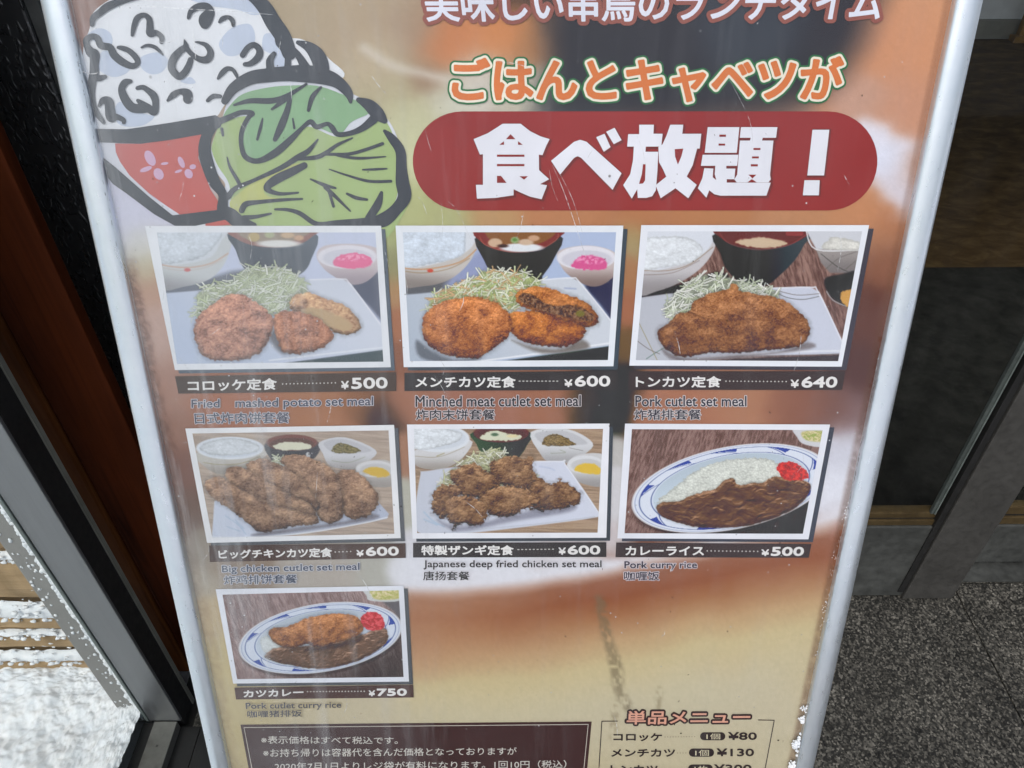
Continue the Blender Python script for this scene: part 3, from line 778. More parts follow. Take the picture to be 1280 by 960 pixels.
# dark blurred bowl behind the headings, bright rim line, soft plate
d = pt.dist([(690,10),(730,-90),(1100,-90),(1085,20),(1050,90),(985,132),(860,150),(700,150),(690,90)]); pt.mix(sstep(d, -36, 30) * .96, (60, 61, 68))
pt.mix(sstep(pt.dist([(600,-90),(760,-90),(700,-10),(620,10)]), -20, 20) * .7, (72, 58, 54))
d = pt.dist([(880,-60),(1010,-60),(990,60),(930,100),(880,60)]); pt.mix(sstep(d, -30, 30) * .5, (80, 88, 98))
pt.line([(455,60),(490,82),(530,92),(560,100)], 5, (214, 208, 198), .7, 8)
d = pt.dist([(500,735),(640,728),(760,712),(760,700),(640,690),(500,690)]); pt.mix(sstep(d, -9, 9) * .8, (222, 225, 234))
pt.line([(1046,655),(1044,662),(1040,668)], 3, (190, 150, 150), .3, 6)
# stains and dirt on the sheet; brown edge lines also paint shadow beside the rails
n_ = fbm(pt.X / 4.5, pt.Y / 4.5, 4, 31); n2_ = fbm(pt.X / 14, pt.Y / 30, 3, 12)
d = pt.dist([(744,748),(757,750),(764,790),(776,830),(780,862),(790,884),(780,886),(768,862),(760,820),(750,785)], wob=3, ws=7)
pt.mix(sstep(d, -5, 4) * sstep(n_, .24, .56) * .58, (122, 112, 92))
for q_ in ([(822,858),(827,860),(826,886),(820,884)], [(766,884),(772,884),(768,925),(762,925)]):
    pt.mix(sstep(pt.dist(q_, wob=3, ws=6), -4, 3) * sstep(n_, .38, .62) * .40, (128, 116, 92))
e = pt.X - (inner(pt.Y)[0]); ed = sstep(16 + 10 * (n2_ - .5) - e, -4, 6) * sstep(pt.Y, 300, 360) * (1 - .75 * sstep(pt.Y, 600, 700))
pt.mix(ed * sstep(n_, .40, .62) * .35, (74, 54, 46)); pt.mix(ed * .30, (120, 84, 70))  # peeled, grimy edge; its brown strip also paints the groove's shadow
e2 = inner(pt.Y)[1] - pt.X; pt.mix(sstep(7 - e2, -3, 4) * .35, (112, 80, 66)); pt.mix(sstep(6 - e2, -2, 4) * sstep(n_, .3, .5) * sstep(pt.Y, 380, 470) * .22, (84, 68, 62))  # smooth brown line is a painted shadow at the rail; the blotches are dirt
pt.C *= (1 + .05 * (fbm(pt.X / 3, pt.Y / 3, 2, 77) - .5))[..., None]
poster = pt.build('poster', 0.0, stand)

# ---- drawing of a rice bowl and a cabbage, top left
def AA(p): return [(90 + a[0] / 5.818, a[1] / 5.818) + tuple(x / 5.818 for x in a[2:]) for a in p]
def BB(p): return [(240 + a[0] / 3.839, 40 + a[1] / 3.839) + tuple(x / 3.839 for x in a[2:]) for a in p]
def CC(p): return [(90 + a[0] / 5.818, 140 + a[1] / 5.818) + tuple(x / 5.818 for x in a[2:]) for a in p]
H0 = 1.2e-4
RICEC = (230, 235, 242); BLUE = (196, 208, 228); GR1 = (142, 180, 142); GR2 = (166, 188, 132); YEL = (188, 194, 124); RD = (196, 104, 100); INK = (72, 77, 86)
fill('rice_drawing', [(104, 62), (112, 36), (118, 14), (150, -8), (200, -34), (280, -36), (325, 0), (342, 24), (352, 46), (380, 50), (412, 74), (424, 100), (300, 118), (262, 152), (190, 158), (122, 162), (114, 140), (106, 100)], H0, ink_mat(RICEC), poster)
for q_ in (AA([(115, 250), (200, 205), (280, 240), (292, 320), (215, 325), (150, 290)]), AA([(188, 440), (230, 370), (330, 400), (420, 470), (400, 530), (300, 560), (200, 510)]),
           AA([(490, 430), (560, 390), (640, 385), (700, 440), (660, 520), (580, 540), (510, 500)]), AA([(1070, 330), (1110, 250), (1190, 190), (1300, 180), (1330, 300), (1230, 390), (1130, 405)]),
           AA([(310, 800), (350, 740), (420, 790), (540, 830), (600, 850), (520, 910), (400, 920), (330, 890)]), AA([(790, 590), (860, 560), (900, 600), (850, 610)]),
           BB([(350, 10), (420, 20), (450, 90), (445, 160), (400, 165), (385, 110), (340, 80)]), AA([(830, -20), (1000, 40), (1200, 70), (1330, 110), (1420, 60), (1300, -60), (900, -90)])):
    fill('blue_tint', q_, H0 * 2, ink_mat(BLUE), poster)
fill('cabbage_white_edge', BB([(140, 430), (190, 310), (330, 245), (560, 235), (700, 268), (840, 335), (870, 400), (940, 420), (1000, 560), (1000, 760), (930, 900), (840, 925), (330, 925), (190, 860), (145, 790), (160, 730), (118, 670), (92, 560)]), H0 * 2, ink_mat((214, 219, 230)), poster)
fill('cabbage_outer_leaf', BB([(97, 540), (130, 450), (150, 430), (262, 405), (240, 480), (240, 560), (270, 622), (340, 622), (440, 562), (520, 475), (570, 455), (680, 500), (760, 492), (850, 445), (930, 430), (985, 560), (990, 700), (980, 800), (930, 880), (1010, 840), (1030, 845), (930, 990), (840, 935), (330, 935), (200, 860), (186, 790), (175, 720), (124, 640), (99, 580)]), H0 * 3, ink_mat(GR2), poster)
fill('cabbage_inner_leaf', BB([(150, 410), (185, 350), (250, 295), (380, 264), (500, 256), (600, 258), (700, 290), (800, 335), (852, 372), (842, 395), (765, 432), (700, 490), (560, 440), (520, 462), (400, 582), (330, 606), (270, 600), (250, 560), (252, 480), (285, 398), (200, 395)]), H0 * 4, ink_mat(GR1), poster)
fill('cabbage_yellow_leaf', BB([(184, 812), (230, 770), (330, 695), (450, 642), (545, 630), (500, 660), (380, 722), (345, 762), (380, 792), (470, 800), (300, 815), (232, 865), (192, 850)]), H0 * 4, ink_mat(YEL), poster)
fill('bowl_highlight', CC([(190, 215), (330, 225), (345, 340), (440, 480), (600, 630), (800, 742), (730, 756), (560, 655), (385, 480), (230, 330)]), H0 * 2, ink_mat((216, 221, 233)), poster, smooth=False)
fill('bowl_drawing', CC([(315, 228), (500, 232), (750, 195), (995, 140), (985, 155), (935, 245), (918, 330), (960, 440), (1010, 565), (1065, 650), (1068, 720), (790, 748), (700, 690), (560, 590), (420, 460), (350, 360), (320, 290)]), H0 * 3, ink_mat(RD), poster, smooth=False)
fill('bowl_foot', CC([(970, 792), (1172, 762), (1205, 812), (975, 835)]), H0 * 5, ink_mat(RD), poster, smooth=False)
fill('bowl_foot_white', CC([(900, 798), (968, 790), (972, 830), (912, 832)]), H0 * 5, ink_mat((222, 226, 234)), poster, smooth=False)
def el(cx, cy, rx, ry, ang, n=14):
    a = math.radians(ang); return [(cx + rx * math.cos(t) * math.cos(a) - ry * math.sin(t) * math.sin(a), cy + rx * math.cos(t) * math.sin(a) + ry * math.sin(t) * math.cos(a)) for t in np.linspace(0, 2 * math.pi, n, endpoint=False)]
for e_ in ((570, 335, 60, 34, 62), (540, 415, 46, 17, -20), (632, 450, 44, 34, 60), (676, 374, 28, 10, -8), (797, 365, 44, 20, 66), (880, 398, 24, 18, -10), (850, 448, 36, 28, 60), (776, 430, 28, 10, -18)):
    fill('petal', CC(el(*e_)), H0 * 4, ink_mat((208, 176, 206)), poster)
rim = CC([(170, 122), (400, 125), (700, 80), (1045, 22), (1095, 52), (1085, 110), (985, 155), (700, 205), (500, 230), (180, 219)])
fill('bowl_rim', rim, H0 * 5, ink_mat(INK), poster, smooth=False)
fill('bowl_underside', CC([(215, 318), (300, 385), (400, 472), (560, 612), (735, 750), (1080, 708), (1130, 700), (1130, 780), (900, 826), (750, 826), (600, 742), (400, 592), (300, 522), (235, 440)]), H0 * 6, ink_mat(INK), poster, smooth=False)
ink_lines = [AA(q_) for q_ in (
 [(150,180,16),(160,130,24),(210,90,26),(260,50,30),(330,20,26),(400,0,20),(520,-40,24),(700,-120,28)],
 [(442,255,12),(455,190,20),(480,130,22),(530,110,18),(565,140,22),(570,200,26),(575,240,30),(620,240,20),(655,270,20),(655,305,16)],
 [(112,330,22),(110,290,24),(150,265,22),(190,280,24),(215,330,26),(280,345,26),(310,400,28),(370,450,28),(440,480,22),(480,460,20),(470,420,22),(420,370,20),(370,350,18),(340,345,12)],
 [(110,330,22),(140,380,34),(168,400,38),(165,470,32),(165,530,34),(150,600,30),(150,680,22),(160,760,20),(190,830,22),(235,890,14)],
 [(170,560,28),(205,568,22),(244,558,16)],
 [(510,345,8),(550,330,12),(600,340,14),(640,370,12),(665,400,5)],
 [(820,290,5),(830,340,22),(790,370,26),(740,430,30),(730,500,28),(780,555,26),(820,530,26),(850,480,24),(865,435,20)],
 [(830,340,18),(870,390,18),(930,430,22),(990,430,28),(1010,380,24),(980,330,18),(930,310,10),(900,305,5)],
 [(850,130,12),(870,80,20),(920,50,26),(980,50,30),(1005,90,34),(975,140,50),(970,175,36)],
 [(1075,160,10),(1100,135,18),(1140,125,14),(1170,150,18),(1175,185,12)],
 [(1065,570,10),(1095,530,20),(1130,500,18),(1170,505,14),(1195,540,14),(1205,565,8)],
 [(430,590,14),(390,600,26),(365,650,26),(390,720,32),(440,780,34),(510,790,32),(560,790,28),(600,812,28),(612,760,24),(600,700,28),(560,660,22),(520,635,18),(480,640,15)],
 [(482,730,12),(510,752,22),(560,785,28)],
 [(700,730,10),(740,690,24),(790,665,20),(840,680,34),(845,720,34)],
 [(990,730,14),(1030,700,18),(1080,700,14)],
 [(200,770,10),(230,730,24),(270,740,34),(280,800,36),(290,850,38),(330,850,22),(375,870,18),(380,890,14)])]
ink_lines += [BB(q_) for q_ in (
 [(245,110,14),(270,75,14),(300,62,14),(325,85,16),(320,120,18),(285,150,14),(255,155,10)],
 [(160,330,18),(200,270,26),(280,222,32),(360,208,34),(450,200,36),(550,200,42),(640,215,38),(700,240,30),(750,290,22),(762,335,8)],
 [(510,50,10),(560,70,24),(600,110,36),(620,160,38),(620,210,38)],
 [(470,70,14),(510,110,16),(545,170,24)],
 [(425,0,24),(430,50,28),(460,90,16),(460,170,16)],
 [(395,105,12),(375,140,18),(380,190,20)],
 [(800,325,12),(850,350,28),(890,390,32),(925,425,14)],
 [(870,420,22),(820,460,16),(760,485,12),(700,490,12),(675,460,13),(650,440,10),(600,455,12),(570,430,12),(530,460,10),(470,520,16),(400,580,18),(320,618,13),(260,600,13),(238,540,11),(242,470,11),(272,410,11),(290,390,13),(240,385,12),(190,405,14),(130,430,16)],
 [(925,475,8),(960,510,20),(1000,570,24),(1005,650,26),(1010,720,32),(1020,790,32),(980,850,28),(920,900,34),(850,910,22),(700,915,14),(600,920,12),(520,870,11),(460,852,8),(400,850,5)],
 [(910,770,8),(890,830,20),(850,890,18)],
 [(205,350,6),(280,330,12),(380,330,14),(450,310,12),(550,250,6)], [(385,370,6),(440,330,12),(470,310,10),(460,370,14),(430,450,18),(400,515,11)], [(560,375,8),(580,310,12),(620,265,6)],
 [(315,515,6),(330,460,8),(340,415,4)], [(485,415,4),(492,460,6)],
 [(605,515,4),(560,570,12),(510,600,14),(430,650,12),(300,710,9),(210,750,12),(175,790,14)],
 [(515,608,8),(600,600,11),(650,575,10),(700,540,8),(770,508,4)], [(640,585,7),(750,585,8),(830,565,8),(915,535,8)], [(700,592,6),(800,605,7),(930,597,3)],
 [(820,660,4),(880,658,6),(935,655,4)], [(660,658,3),(740,685,5),(850,715,7),(955,715,7)], [(570,705,4),(640,735,9),(690,748,5)], [(640,745,9),(680,780,9),(760,858,4)], [(660,770,7),(680,835,7)],
 [(745,775,6),(790,795,9),(840,803,6)], [(540,640,16),(480,670,20),(400,710,22),(360,750,15),(420,775,9),(510,770,5)], [(240,855,14),(260,825,14),(320,815,10),(430,805,8),(530,800,5)],
 [(170,600,3),(185,650,7),(220,710,9),(235,740,9)], [(150,495,6),(145,465,8)], [(250,890,12),(310,885,9),(380,870,5)],
 [(110,440,22),(72,500,26),(62,570,30),(82,650,30),(110,720,28),(150,780,22),(150,850,28),(190,880,34),(230,910,30),(300,925,12)])]
ink_lines += [[(285, -22, 6), (312, -8, 7), (330, 8, 9), (342, 28, 10), (354, 46, 10), (362, 66, 9)]]
strokes('ink_lines', ink_lines, H0 * 7, ink_mat(INK), poster, step=.6)

# ---- headings
text('heading_lettering', '美味しい串鳥のランチタイム', [(527, -20), (1108, -22), (1098, 26.5), (534, 27.5)], H0 * 8, (224, 228, 242), poster, bold=.9, outlines=((5.0, (150, 96, 88)),))
text('subheading_lettering', 'ごはんとキャベツが', [(563.5, 72), (1055, 70), (1052, 127.5), (565, 128.5)], H0 * 8, (216, 126, 76), poster, bold=1.9, outlines=((2.9, (236, 232, 216)), (5.2, (62, 118, 80))))
def stadium(x0, x1, y0, y1, n=22):
    r = (y1 - y0) / 2; cy = (y0 + y1) / 2; p = []
    for t in np.linspace(-90, 90, n): p.append((x1 - r + r * math.cos(math.radians(t)), cy + r * math.sin(math.radians(t))))
    for t in np.linspace(90, 270, n): p.append((x0 + r + r * math.cos(math.radians(t)), cy + r * math.sin(math.radians(t))))
    return p
banner = Paint([(515, 138), (1097, 138), (1097, 264), (515, 264)], (0, 0, 1), 2, 2, (150, 40, 54))
fill('banner', stadium(516, 1096.5, 139.2, 263), H0 * 3, ink_mat((152, 46, 60)), poster, smooth=False)
def DD(p): return [(800 + a / 4, 130 + b / 4) for a, b in p]
def r4(a, b, c_, d_): return [(a, b), (c_, b), (c_, d_), (a, d_)]
ch_ = {  # heavy display characters: solid shapes, then the counters
 'shoku': ([[(-687,98),(-597,98),(-550,135),(-500,160),(-452,175),(-470,210),(-488,255),(-506,252),(-505,330),(-455,375),(-500,400),(-465,405),(-492,475),(-550,462),(-600,440),(-632,425),(-632,455),(-720,468),(-815,472),(-820,403),(-785,403),(-785,250),(-800,252),(-832,175),(-760,145)]],
           [[(-647,150),(-623,175),(-670,175)], [(-680,185),(-680,203),(-703,203)], [(-610,185),(-610,203),(-586,203)], r4(-715,252,-578,263), r4(-715,299,-578,310), [(-715,358),(-695,358),(-667,393),(-715,393)], [(-603,360),(-560,360),(-580,377)]]),
 'be': ([[(-445,283),(-330,188),(-300,178),(-268,188),(-93,345),(-138,428),(-295,268),(-312,260),(-330,268),(-400,352)], [(-220,165),(-178,148),(-148,215),(-182,238)], [(-170,138),(-128,118),(-93,180),(-132,200)]], []),
 'hou': ([[(-5,103),(68,103),(66,148),(112,148),(105,212),(28,212),(26,238),(90,238),(86,330),(78,430),(60,460),(30,468),(-12,468),(-15,425),(-42,472),(-85,405),(-50,350),(-36,280),(-32,212),(-65,212),(-60,150),(-5,150)],
          [(150,103),(215,103),(210,148),(305,148),(297,222),(284,222),(262,305),(232,362),(282,403),(240,470),(176,420),(102,470),(77,405),(130,362),(112,322),(94,290),(91,215),(112,200),(132,155)]],
         [[(14,300),(27,300),(24,380),(14,396),(-6,398),(8,350)], [(172,225),(215,222),(205,262),(188,302),(174,262)]]),
 'dai': ([[(337,115),(495,115),(482,243),(322,243)], [(312,253),(490,253),(484,308),(430,308),(430,322),(475,322),(470,375),(432,375),(432,392),(652,392),(630,457),(400,457),(370,450),(345,430),(330,467),(288,420),(310,370),(320,320),(365,322),(362,365),(380,380),(372,350),(375,308),(303,308)],
          [(503,115),(685,115),(678,168),(612,168),(608,182),(665,182),(648,352),(652,376),(640,391),(482,391),(470,376),(484,352),(498,182),(548,182),(552,168),(497,168)]],
         [r4(395,152,428,163), r4(391,197,424,207), r4(565,219,600,229), r4(558,261,592,271), r4(552,300,587,311), [(540,352),(580,352),(560,371)], [(535,391),(582,391),(557,374)]])}
for k_, (sol, holes) in ch_.items():
    parts_ = [poly_vf(DD(q_)) for q_ in sol]; V_, F_ = merge(parts_); flat('banner_lettering', V_, F_, H0 * 8, ink_mat((229, 232, 242)), poster)
    for q_ in holes:
        V_, F_ = poly_vf(DD(q_)); flat('letter_counter', V_, F_, H0 * 9, ink_mat((146, 44, 58)), poster)
    for dx_, dy_, rr_, hh_, cc_ in ((.5, .5, .9, 7, (128, 24, 42)), (1.6, 1.7, 1.2, 6, (118, 30, 44))):
        sg = []
        for q_ in sol:
            p_ = DD(q_)
            for a_, b_ in zip(p_, p_[1:] + p_[:1]): sg.append((a_[0] + dx_, a_[1] + dy_, rr_, b_[0] + dx_, b_[1] + dy_, rr_))
        A_2 = np.array(sg); V_, F_ = contour(*field(sg, A_2[:, 0].min() - 3, A_2[:, 1].min() - 3, A_2[:, 0].max() + 3, A_2[:, 1].max() + 3, .4))
        flat('letter_outline', V_, F_, H0 * hh_, ink_mat(cc_), poster)
for q_ in ([(1015, 162), (1036, 162), (1029.5, 219), (1008.5, 219)], [(1005, 225), (1024, 225), (1023, 243.8), (1003, 243.8)]):
    quad_print('banner_lettering', q_, H0 * 8, ink_mat((229, 232, 242)), poster)
    c_ = np.mean(q_, 0); quad_print('letter_outline', [tuple(c_ + (np.array(p) - c_) * (1.12, 1.06) + (1.2, .6)) for p in q_], H0 * 7, ink_mat((120, 22, 40)), poster)

# ---- the seven pictures
def frame_quad(o, i):
    """white border as a ring, grey drop edge as its own flat print"""
    return list(o) + list(i), [[0, 1, 5, 4], [1, 2, 6, 5], [2, 3, 7, 6], [3, 0, 4, 7]]
def picture(outer, inr, sh, white, shc, name, painter):
    V_, F_ = frame_quad(outer, inr)
    flat('picture_border', V_, F_, H0 * 9, ink_mat(white), poster)
    o = np.array(outer); dx, dy = sh
    s_ = [o[0] + (dx, dy), o[1] + (dx, dy), o[2] + (dx, dy), o[3] + (dx, dy)]
    quad_print('border_drop_edge', [tuple(p) for p in s_], H0 * 8, ink_mat(shc), poster)
    painter.build('menu_picture', H0 * 8.5, poster, name)
NXP, NYP = 310, 190
HB = (196, 203, 222)
# 1 croquettes
c = (180, 270, 3.556); q1 = [(196.9, 290.2), (469.6, 290.2), (479.5, 451.4), (222, 454.2)]
p = Paint(q1, c, NXP, NYP, (194, 204, 228))
p.shape([(60, 285), (120, 300), (300, 270), (420, 240), (520, 262), (300, 330), (90, 345)], (112, 118, 130), 16)
p.shape([(890, 300), (1010, 250), (1070, 250), (1090, 480), (980, 380)], (84, 90, 108), 14)
p.shape([(40, 60), (385, 60), (394, 110), (370, 190), (330, 250), (270, 290), (180, 312), (70, 312)], (196, 202, 205), 3, grad=((150, 152, 156), -.2, 1, 200, 300))
p.shape([(40, 60), (350, 60), (345, 110), (300, 180), (200, 208), (60, 208)], (206, 214, 222), 5)
p.rice([(30, 50), (330, 50), (325, 120), (260, 180), (150, 205), (40, 205)], (214, 224, 234), 3, 9)
p.line([(60, 212), (150, 226), (230, 225), (310, 205), (375, 165)], 4, (198, 166, 146), .7); p.line([(60, 224), (160, 240), (260, 232), (350, 196)], 2, (190, 170, 160), .5)
p.ell(195, 238, 14, 8, (198, 110, 110), 3)
p.shape([(395, 66), (752, 66), (745, 190), (700, 255), (620, 275), (530, 268), (450, 235), (410, 150)], (76, 84, 94), 3, grad=((96, 106, 118), .4, -.6, 100, 300))
p.shape([(393, 60), (754, 60), (748, 90), (690, 125), (600, 138), (500, 132), (420, 104)], (142, 104, 98), 3)
p.shape([(430, 60), (725, 60), (690, 100), (600, 120), (480, 112)], (150, 138, 124), 4)
p.ell(600, 122, 95, 16, (222, 224, 222), 5); p.ell(490, 92, 26, 20, (184, 166, 120), 4); p.ell(560, 82, 22, 14, (170, 176, 140), 4); p.ell(640, 84, 30, 13, (198, 172, 140), 4); p.ell(690, 96, 22, 12, (196, 160, 130), 4)
p.shape([(768, 175), (800, 132), (900, 122), (1000, 130), (1060, 160), (1050, 230), (990, 290), (920, 304), (860, 276), (800, 232)], (200, 190, 194), 3, grad=((158, 148, 156), 0, 1, 200, 300))
r, u, v_ = p.ell(905, 180, 132, 52, (222, 222, 230), 3); p.ell(908, 186, 112, 40, (204, 206, 218), 4)
p.shape([(840, 205), (868, 176), (930, 162), (1000, 178), (1010, 215), (945, 233), (862, 225)], (226, 110, 152), 4, wob=5, ws=10); p.mix(sstep(p.dist([(860, 190), (930, 168), (990, 185), (940, 200)]), -6, 6) * sstep(fbm(p.X / 9, p.Y / 7, 3, 5), .45, .6), (240, 158, 190))
p.shape([(60, 345), (240, 330), (500, 290), (740, 280), (880, 276), (922, 300), (1056, 480), (1090, 590), (600, 645), (200, 665), (100, 660)], (204, 212, 226), 4, smooth=False, grad=((182, 196, 220), -.6, 1, -100, 500))
p.line([(740, 282), (880, 279), (918, 302), (1052, 482)], 3, (228, 232, 240), .8); p.line([(560, 640), (800, 612), (1062, 582)], 4, (224, 230, 238), .8)
p.shape([(600, 655), (1070, 592), (1090, 670), (600, 680)], (62, 76, 80), 4, smooth=False)
p.shape([(560, 540), (600, 500), (640, 600), (600, 600)], (110, 112, 120), 14)
p.shreds([(235, 410), (250, 330), (380, 290), (450, 240), (560, 225), (690, 260), (730, 320), (660, 390), (560, 430), (350, 450), (228, 440)], 300, 5, ((222, 230, 214), (206, 218, 184), (230, 235, 226), (188, 202, 162)), (178, 190, 160))
p.fried([(650, 372), (720, 338), (800, 362), (900, 400), (962, 470), (955, 512), (900, 526), (830, 505), (760, 470), (660, 420)], (204, 150, 106), 11, contrast=.8)
p.shape([(700, 415), (780, 410), (860, 440), (925, 478), (900, 510), (830, 492), (750, 462)], (186, 158, 118), 6, wob=6, ws=9)
p.fried([(578, 450), (640, 420), (750, 440), (838, 510), (830, 560), (770, 595), (640, 612), (600, 570)], (184, 112, 78), 8, contrast=.9)
p.fried([(224, 490), (258, 430), (320, 380), (400, 343), (470, 362), (560, 430), (577, 490), (545, 570), (490, 622), (370, 644), (268, 622), (234, 560)], (190, 124, 98), 4, contrast=.95)
p.haze(.13, (200, 205, 218))
picture([(182, 282), (476.7, 281.8), (488.8, 458.4), (219.4, 462)], q1, (5, 4.2), (224, 229, 236), (96, 106, 118), 'hazy picture of croquettes with shredded cabbage', p)
# 2 minced meat cutlets
c = (485, 270, 3.6226); q2 = [(503.8, 289.9), (769.9, 289.9), (759.7, 449.4), (512.6, 450.8)]
p = Paint(q2, c, NXP, NYP, (176, 192, 222))
p.shape([(60, 290), (300, 280), (440, 250), (430, 300), (250, 340), (60, 356)], (96, 98, 104), 12)
p.shape([(340, 220), (430, 150), (470, 250), (300, 330), (260, 310)], (150, 160, 196), 22)
p.shape([(890, 300), (1000, 250), (1050, 230), (1040, 480), (960, 400)], (56, 58, 84), 12)
p.shape([(40, 60), (402, 60), (407, 120), (380, 190), (330, 250), (260, 295), (160, 316), (50, 302)], (198, 194, 190), 3, grad=((140, 132, 128), -.1, 1, 210, 300))
p.shape([(40, 50), (392, 50), (392, 118), (340, 170), (220, 214), (50, 226)], (214, 220, 228), 4)
p.rice([(30, 50), (320, 50), (350, 130), (330, 180), (200, 214), (50, 220)], (216, 228, 242), 7, 9)
p.line([(50, 232), (150, 240), (260, 226), (340, 200), (400, 150)], 3.4, (196, 150, 108), .8); p.line([(60, 246), (160, 256), (280, 236), (370, 190)], 2, (150, 120, 80), .6); p.ell(192, 246, 14, 8, (206, 84, 70), 3)
p.shape([(414, 80), (770, 80), (752, 190), (700, 270), (690, 286), (560, 290), (480, 262), (436, 200)], (34, 32, 42), 3, grad=((60, 54, 62), 1, -.2, 600, 800))
p.shape([(410, 60), (774, 60), (768, 100), (700, 142), (600, 160), (500, 152), (424, 118)], (128, 42, 36), 2.5); p.line([(414, 90), (440, 128), (520, 156), (600, 162), (690, 148), (760, 108), (772, 80)], 2, (176, 110, 100), .8)
p.shape([(450, 60), (745, 60), (715, 112), (610, 138), (500, 130)], (136, 92, 58), 5)
p.ell(604, 142, 98, 19, (226, 232, 238), 4)
for a in ((485, 120, 32, 20, (206, 176, 148)), (575, 108, 20, 15, (150, 166, 116)), (574, 106, 10, 7, (92, 140, 70)), (625, 117, 34, 14, (206, 180, 156)), (660, 99, 26, 13, (200, 160, 130)), (520, 134, 24, 8, (70, 40, 34))): p.ell(*a, soft=4)
p.shape([(765, 180), (790, 148), (900, 132), (1000, 150), (1050, 190), (1040, 250), (985, 302), (930, 318), (870, 300), (800, 250)], (202, 190, 188), 3, grad=((134, 116, 112), 0, 1, 215, 310))
p.ell(897, 188, 133, 54, (226, 226, 234), 3); p.ell(900, 196, 114, 42, (206, 206, 218), 4)
p.shape([(832, 215), (880, 178), (960, 183), (994, 215), (960, 244), (850, 236)], (216, 96, 150), 4, wob=6, ws=10); p.mix(sstep(p.dist([(850, 200), (900, 180), (980, 200), (930, 215)]), -8, 6) * sstep(fbm(p.X / 9, p.Y / 7, 3, 5), .45, .58), (238, 150, 192))
p.shape([(50, 358), (200, 345), (600, 300), (828, 277), (872, 300), (1008, 470), (1040, 578), (700, 625), (400, 662), (40, 670)], (206, 213, 223), 4, smooth=False, grad=((176, 188, 204), -.7, .7, -250, 400))
p.line([(700, 288), (830, 279), (868, 300), (1008, 472)], 3, (230, 234, 242), .9); p.line([(380, 660), (700, 618), (1010, 572)], 4, (232, 236, 242), .9); p.line([(800, 325), (850, 328)], 4, (150, 164, 200), .6)
p.shape([(470, 662), (1010, 586), (1010, 670), (470, 680)], (22, 44, 30), 4, smooth=False)
p.shape([(130, 560), (200, 610), (300, 650), (420, 640), (300, 665), (150, 640)], (104, 110, 120), 12)
p.shape([(560, 560), (650, 590), (780, 600), (880, 560), (900, 600), (700, 620)], (126, 120, 116), 12)
p.shreds([(175, 425), (240, 340), (380, 278), (450, 245), (560, 252), (690, 285), (650, 350), (560, 430), (450, 410), (250, 410)], 330, 6, ((238, 242, 222), (220, 228, 184), (242, 245, 230), (186, 204, 134), (222, 186, 140)), (170, 184, 130))
p.fried([(556, 440), (700, 430), (860, 460), (893, 520), (850, 572), (780, 592), (650, 576), (566, 535)], (190, 106, 44), 13, crumb=6)
p.fried([(578, 365), (600, 335), (690, 318), (800, 350), (900, 392), (952, 455), (940, 492), (880, 496), (720, 445), (600, 405)], (192, 112, 54), 16, crumb=6)
p.shape([(592, 360), (640, 348), (740, 402), (850, 402), (925, 440), (930, 470), (880, 474), (720, 436), (612, 396)], (112, 78, 56), 5, wob=9, ws=10); 
d = p.dist([(592, 360), (640, 348), (740, 402), (850, 402), (925, 440), (930, 470), (880, 474), (720, 436), (612, 396)]); n = fbm(p.X / 8, p.Y / 8, 4, 44); p.mix(sstep(d, 0, 6) * sstep(n, .52, .64) * .8, (156, 124, 100)); p.mix(sstep(d, 0, 6) * sstep(n, .44, .36) * .8, (66, 46, 34)); p.ell(870, 440, 20, 14, (120, 112, 50), 5)
p.fried([(154, 500), (180, 430), (260, 382), (400, 364), (500, 398), (558, 460), (545, 540), (480, 600), (390, 641), (260, 626), (180, 575)], (196, 112, 58), 21, crumb=6, depth=40)
p.haze(.03)
picture([(494.7, 281.6), (779, 281.6), (766.6, 457.2), (504.9, 458.3)], q2, (5.2, 4.2), (228, 234, 242), (72, 82, 92), 'picture of minced meat cutlets with cabbage', p)
# 3 pork cutlet
c = (780, 270, 3.622); q3 = [(809.5, 288.8), (1076.8, 288.8), (1047, 450.8), (794.4, 449.5)]
p = Paint(q3, c, NXP, NYP, (120, 90, 85)); p.wood((100, 74, 70), (158, 126, 116), 40, 7, 3, 75)
p.shape([(70, 330), (280, 300), (420, 250), (480, 300), (250, 350), (60, 370)], (48, 42, 46), 12)
p.shape([(80, 60), (402, 60), (414, 110), (397, 170), (340, 240), (250, 300), (150, 338), (60, 340)], (200, 198, 202), 3, grad=((150, 146, 148), 0, 1, 230, 330))
p.shape([(70, 60), (396, 60), (400, 115), (350, 175), (250, 220), (80, 240)], (216, 222, 232), 4)
p.rice([(80, 110), (150, 92), (290, 96), (356, 150), (310, 205), (190, 230), (70, 236)], (228, 234, 240), 9, 9)
p.line([(80, 245), (200, 245), (300, 215), (400, 140)], 2.5, (150, 130, 110), .7); p.line([(80, 265), (220, 255), (340, 200)], 1.6, (120, 100, 90), .6)
p.shape([(424, 70), (826, 70), (812, 130), (770, 200), (700, 270), (640, 312), (540, 304), (470, 250), (436, 170)], (40, 48, 54), 3, grad=((66, 74, 80), 1, 0, 600, 820))
p.shape([(428, 55), (826, 55), (790, 110), (700, 140), (600, 148), (500, 130), (440, 100)], (106, 40, 42), 2.5); p.line([(430, 74), (470, 120), (560, 146), (640, 150), (750, 128), (820, 84)], 2, (150, 92, 90), .7)
p.shape([(500, 118), (560, 100), (640, 96), (735, 118), (700, 136), (600, 142)], (206, 184, 156), 5, wob=6, ws=12); p.line([(740, 78), (800, 78)], 10, (170, 84, 84), .6)
p.shape([(820, 60), (1090, 60), (1070, 152), (870, 152)], (206, 210, 218), 4, smooth=False)
p.shape([(866, 148), (1064, 152), (1060, 256), (930, 256), (890, 210)], (158, 152, 150), 4, smooth=False, grad=((126, 120, 120), 0, 1, 150, 250))
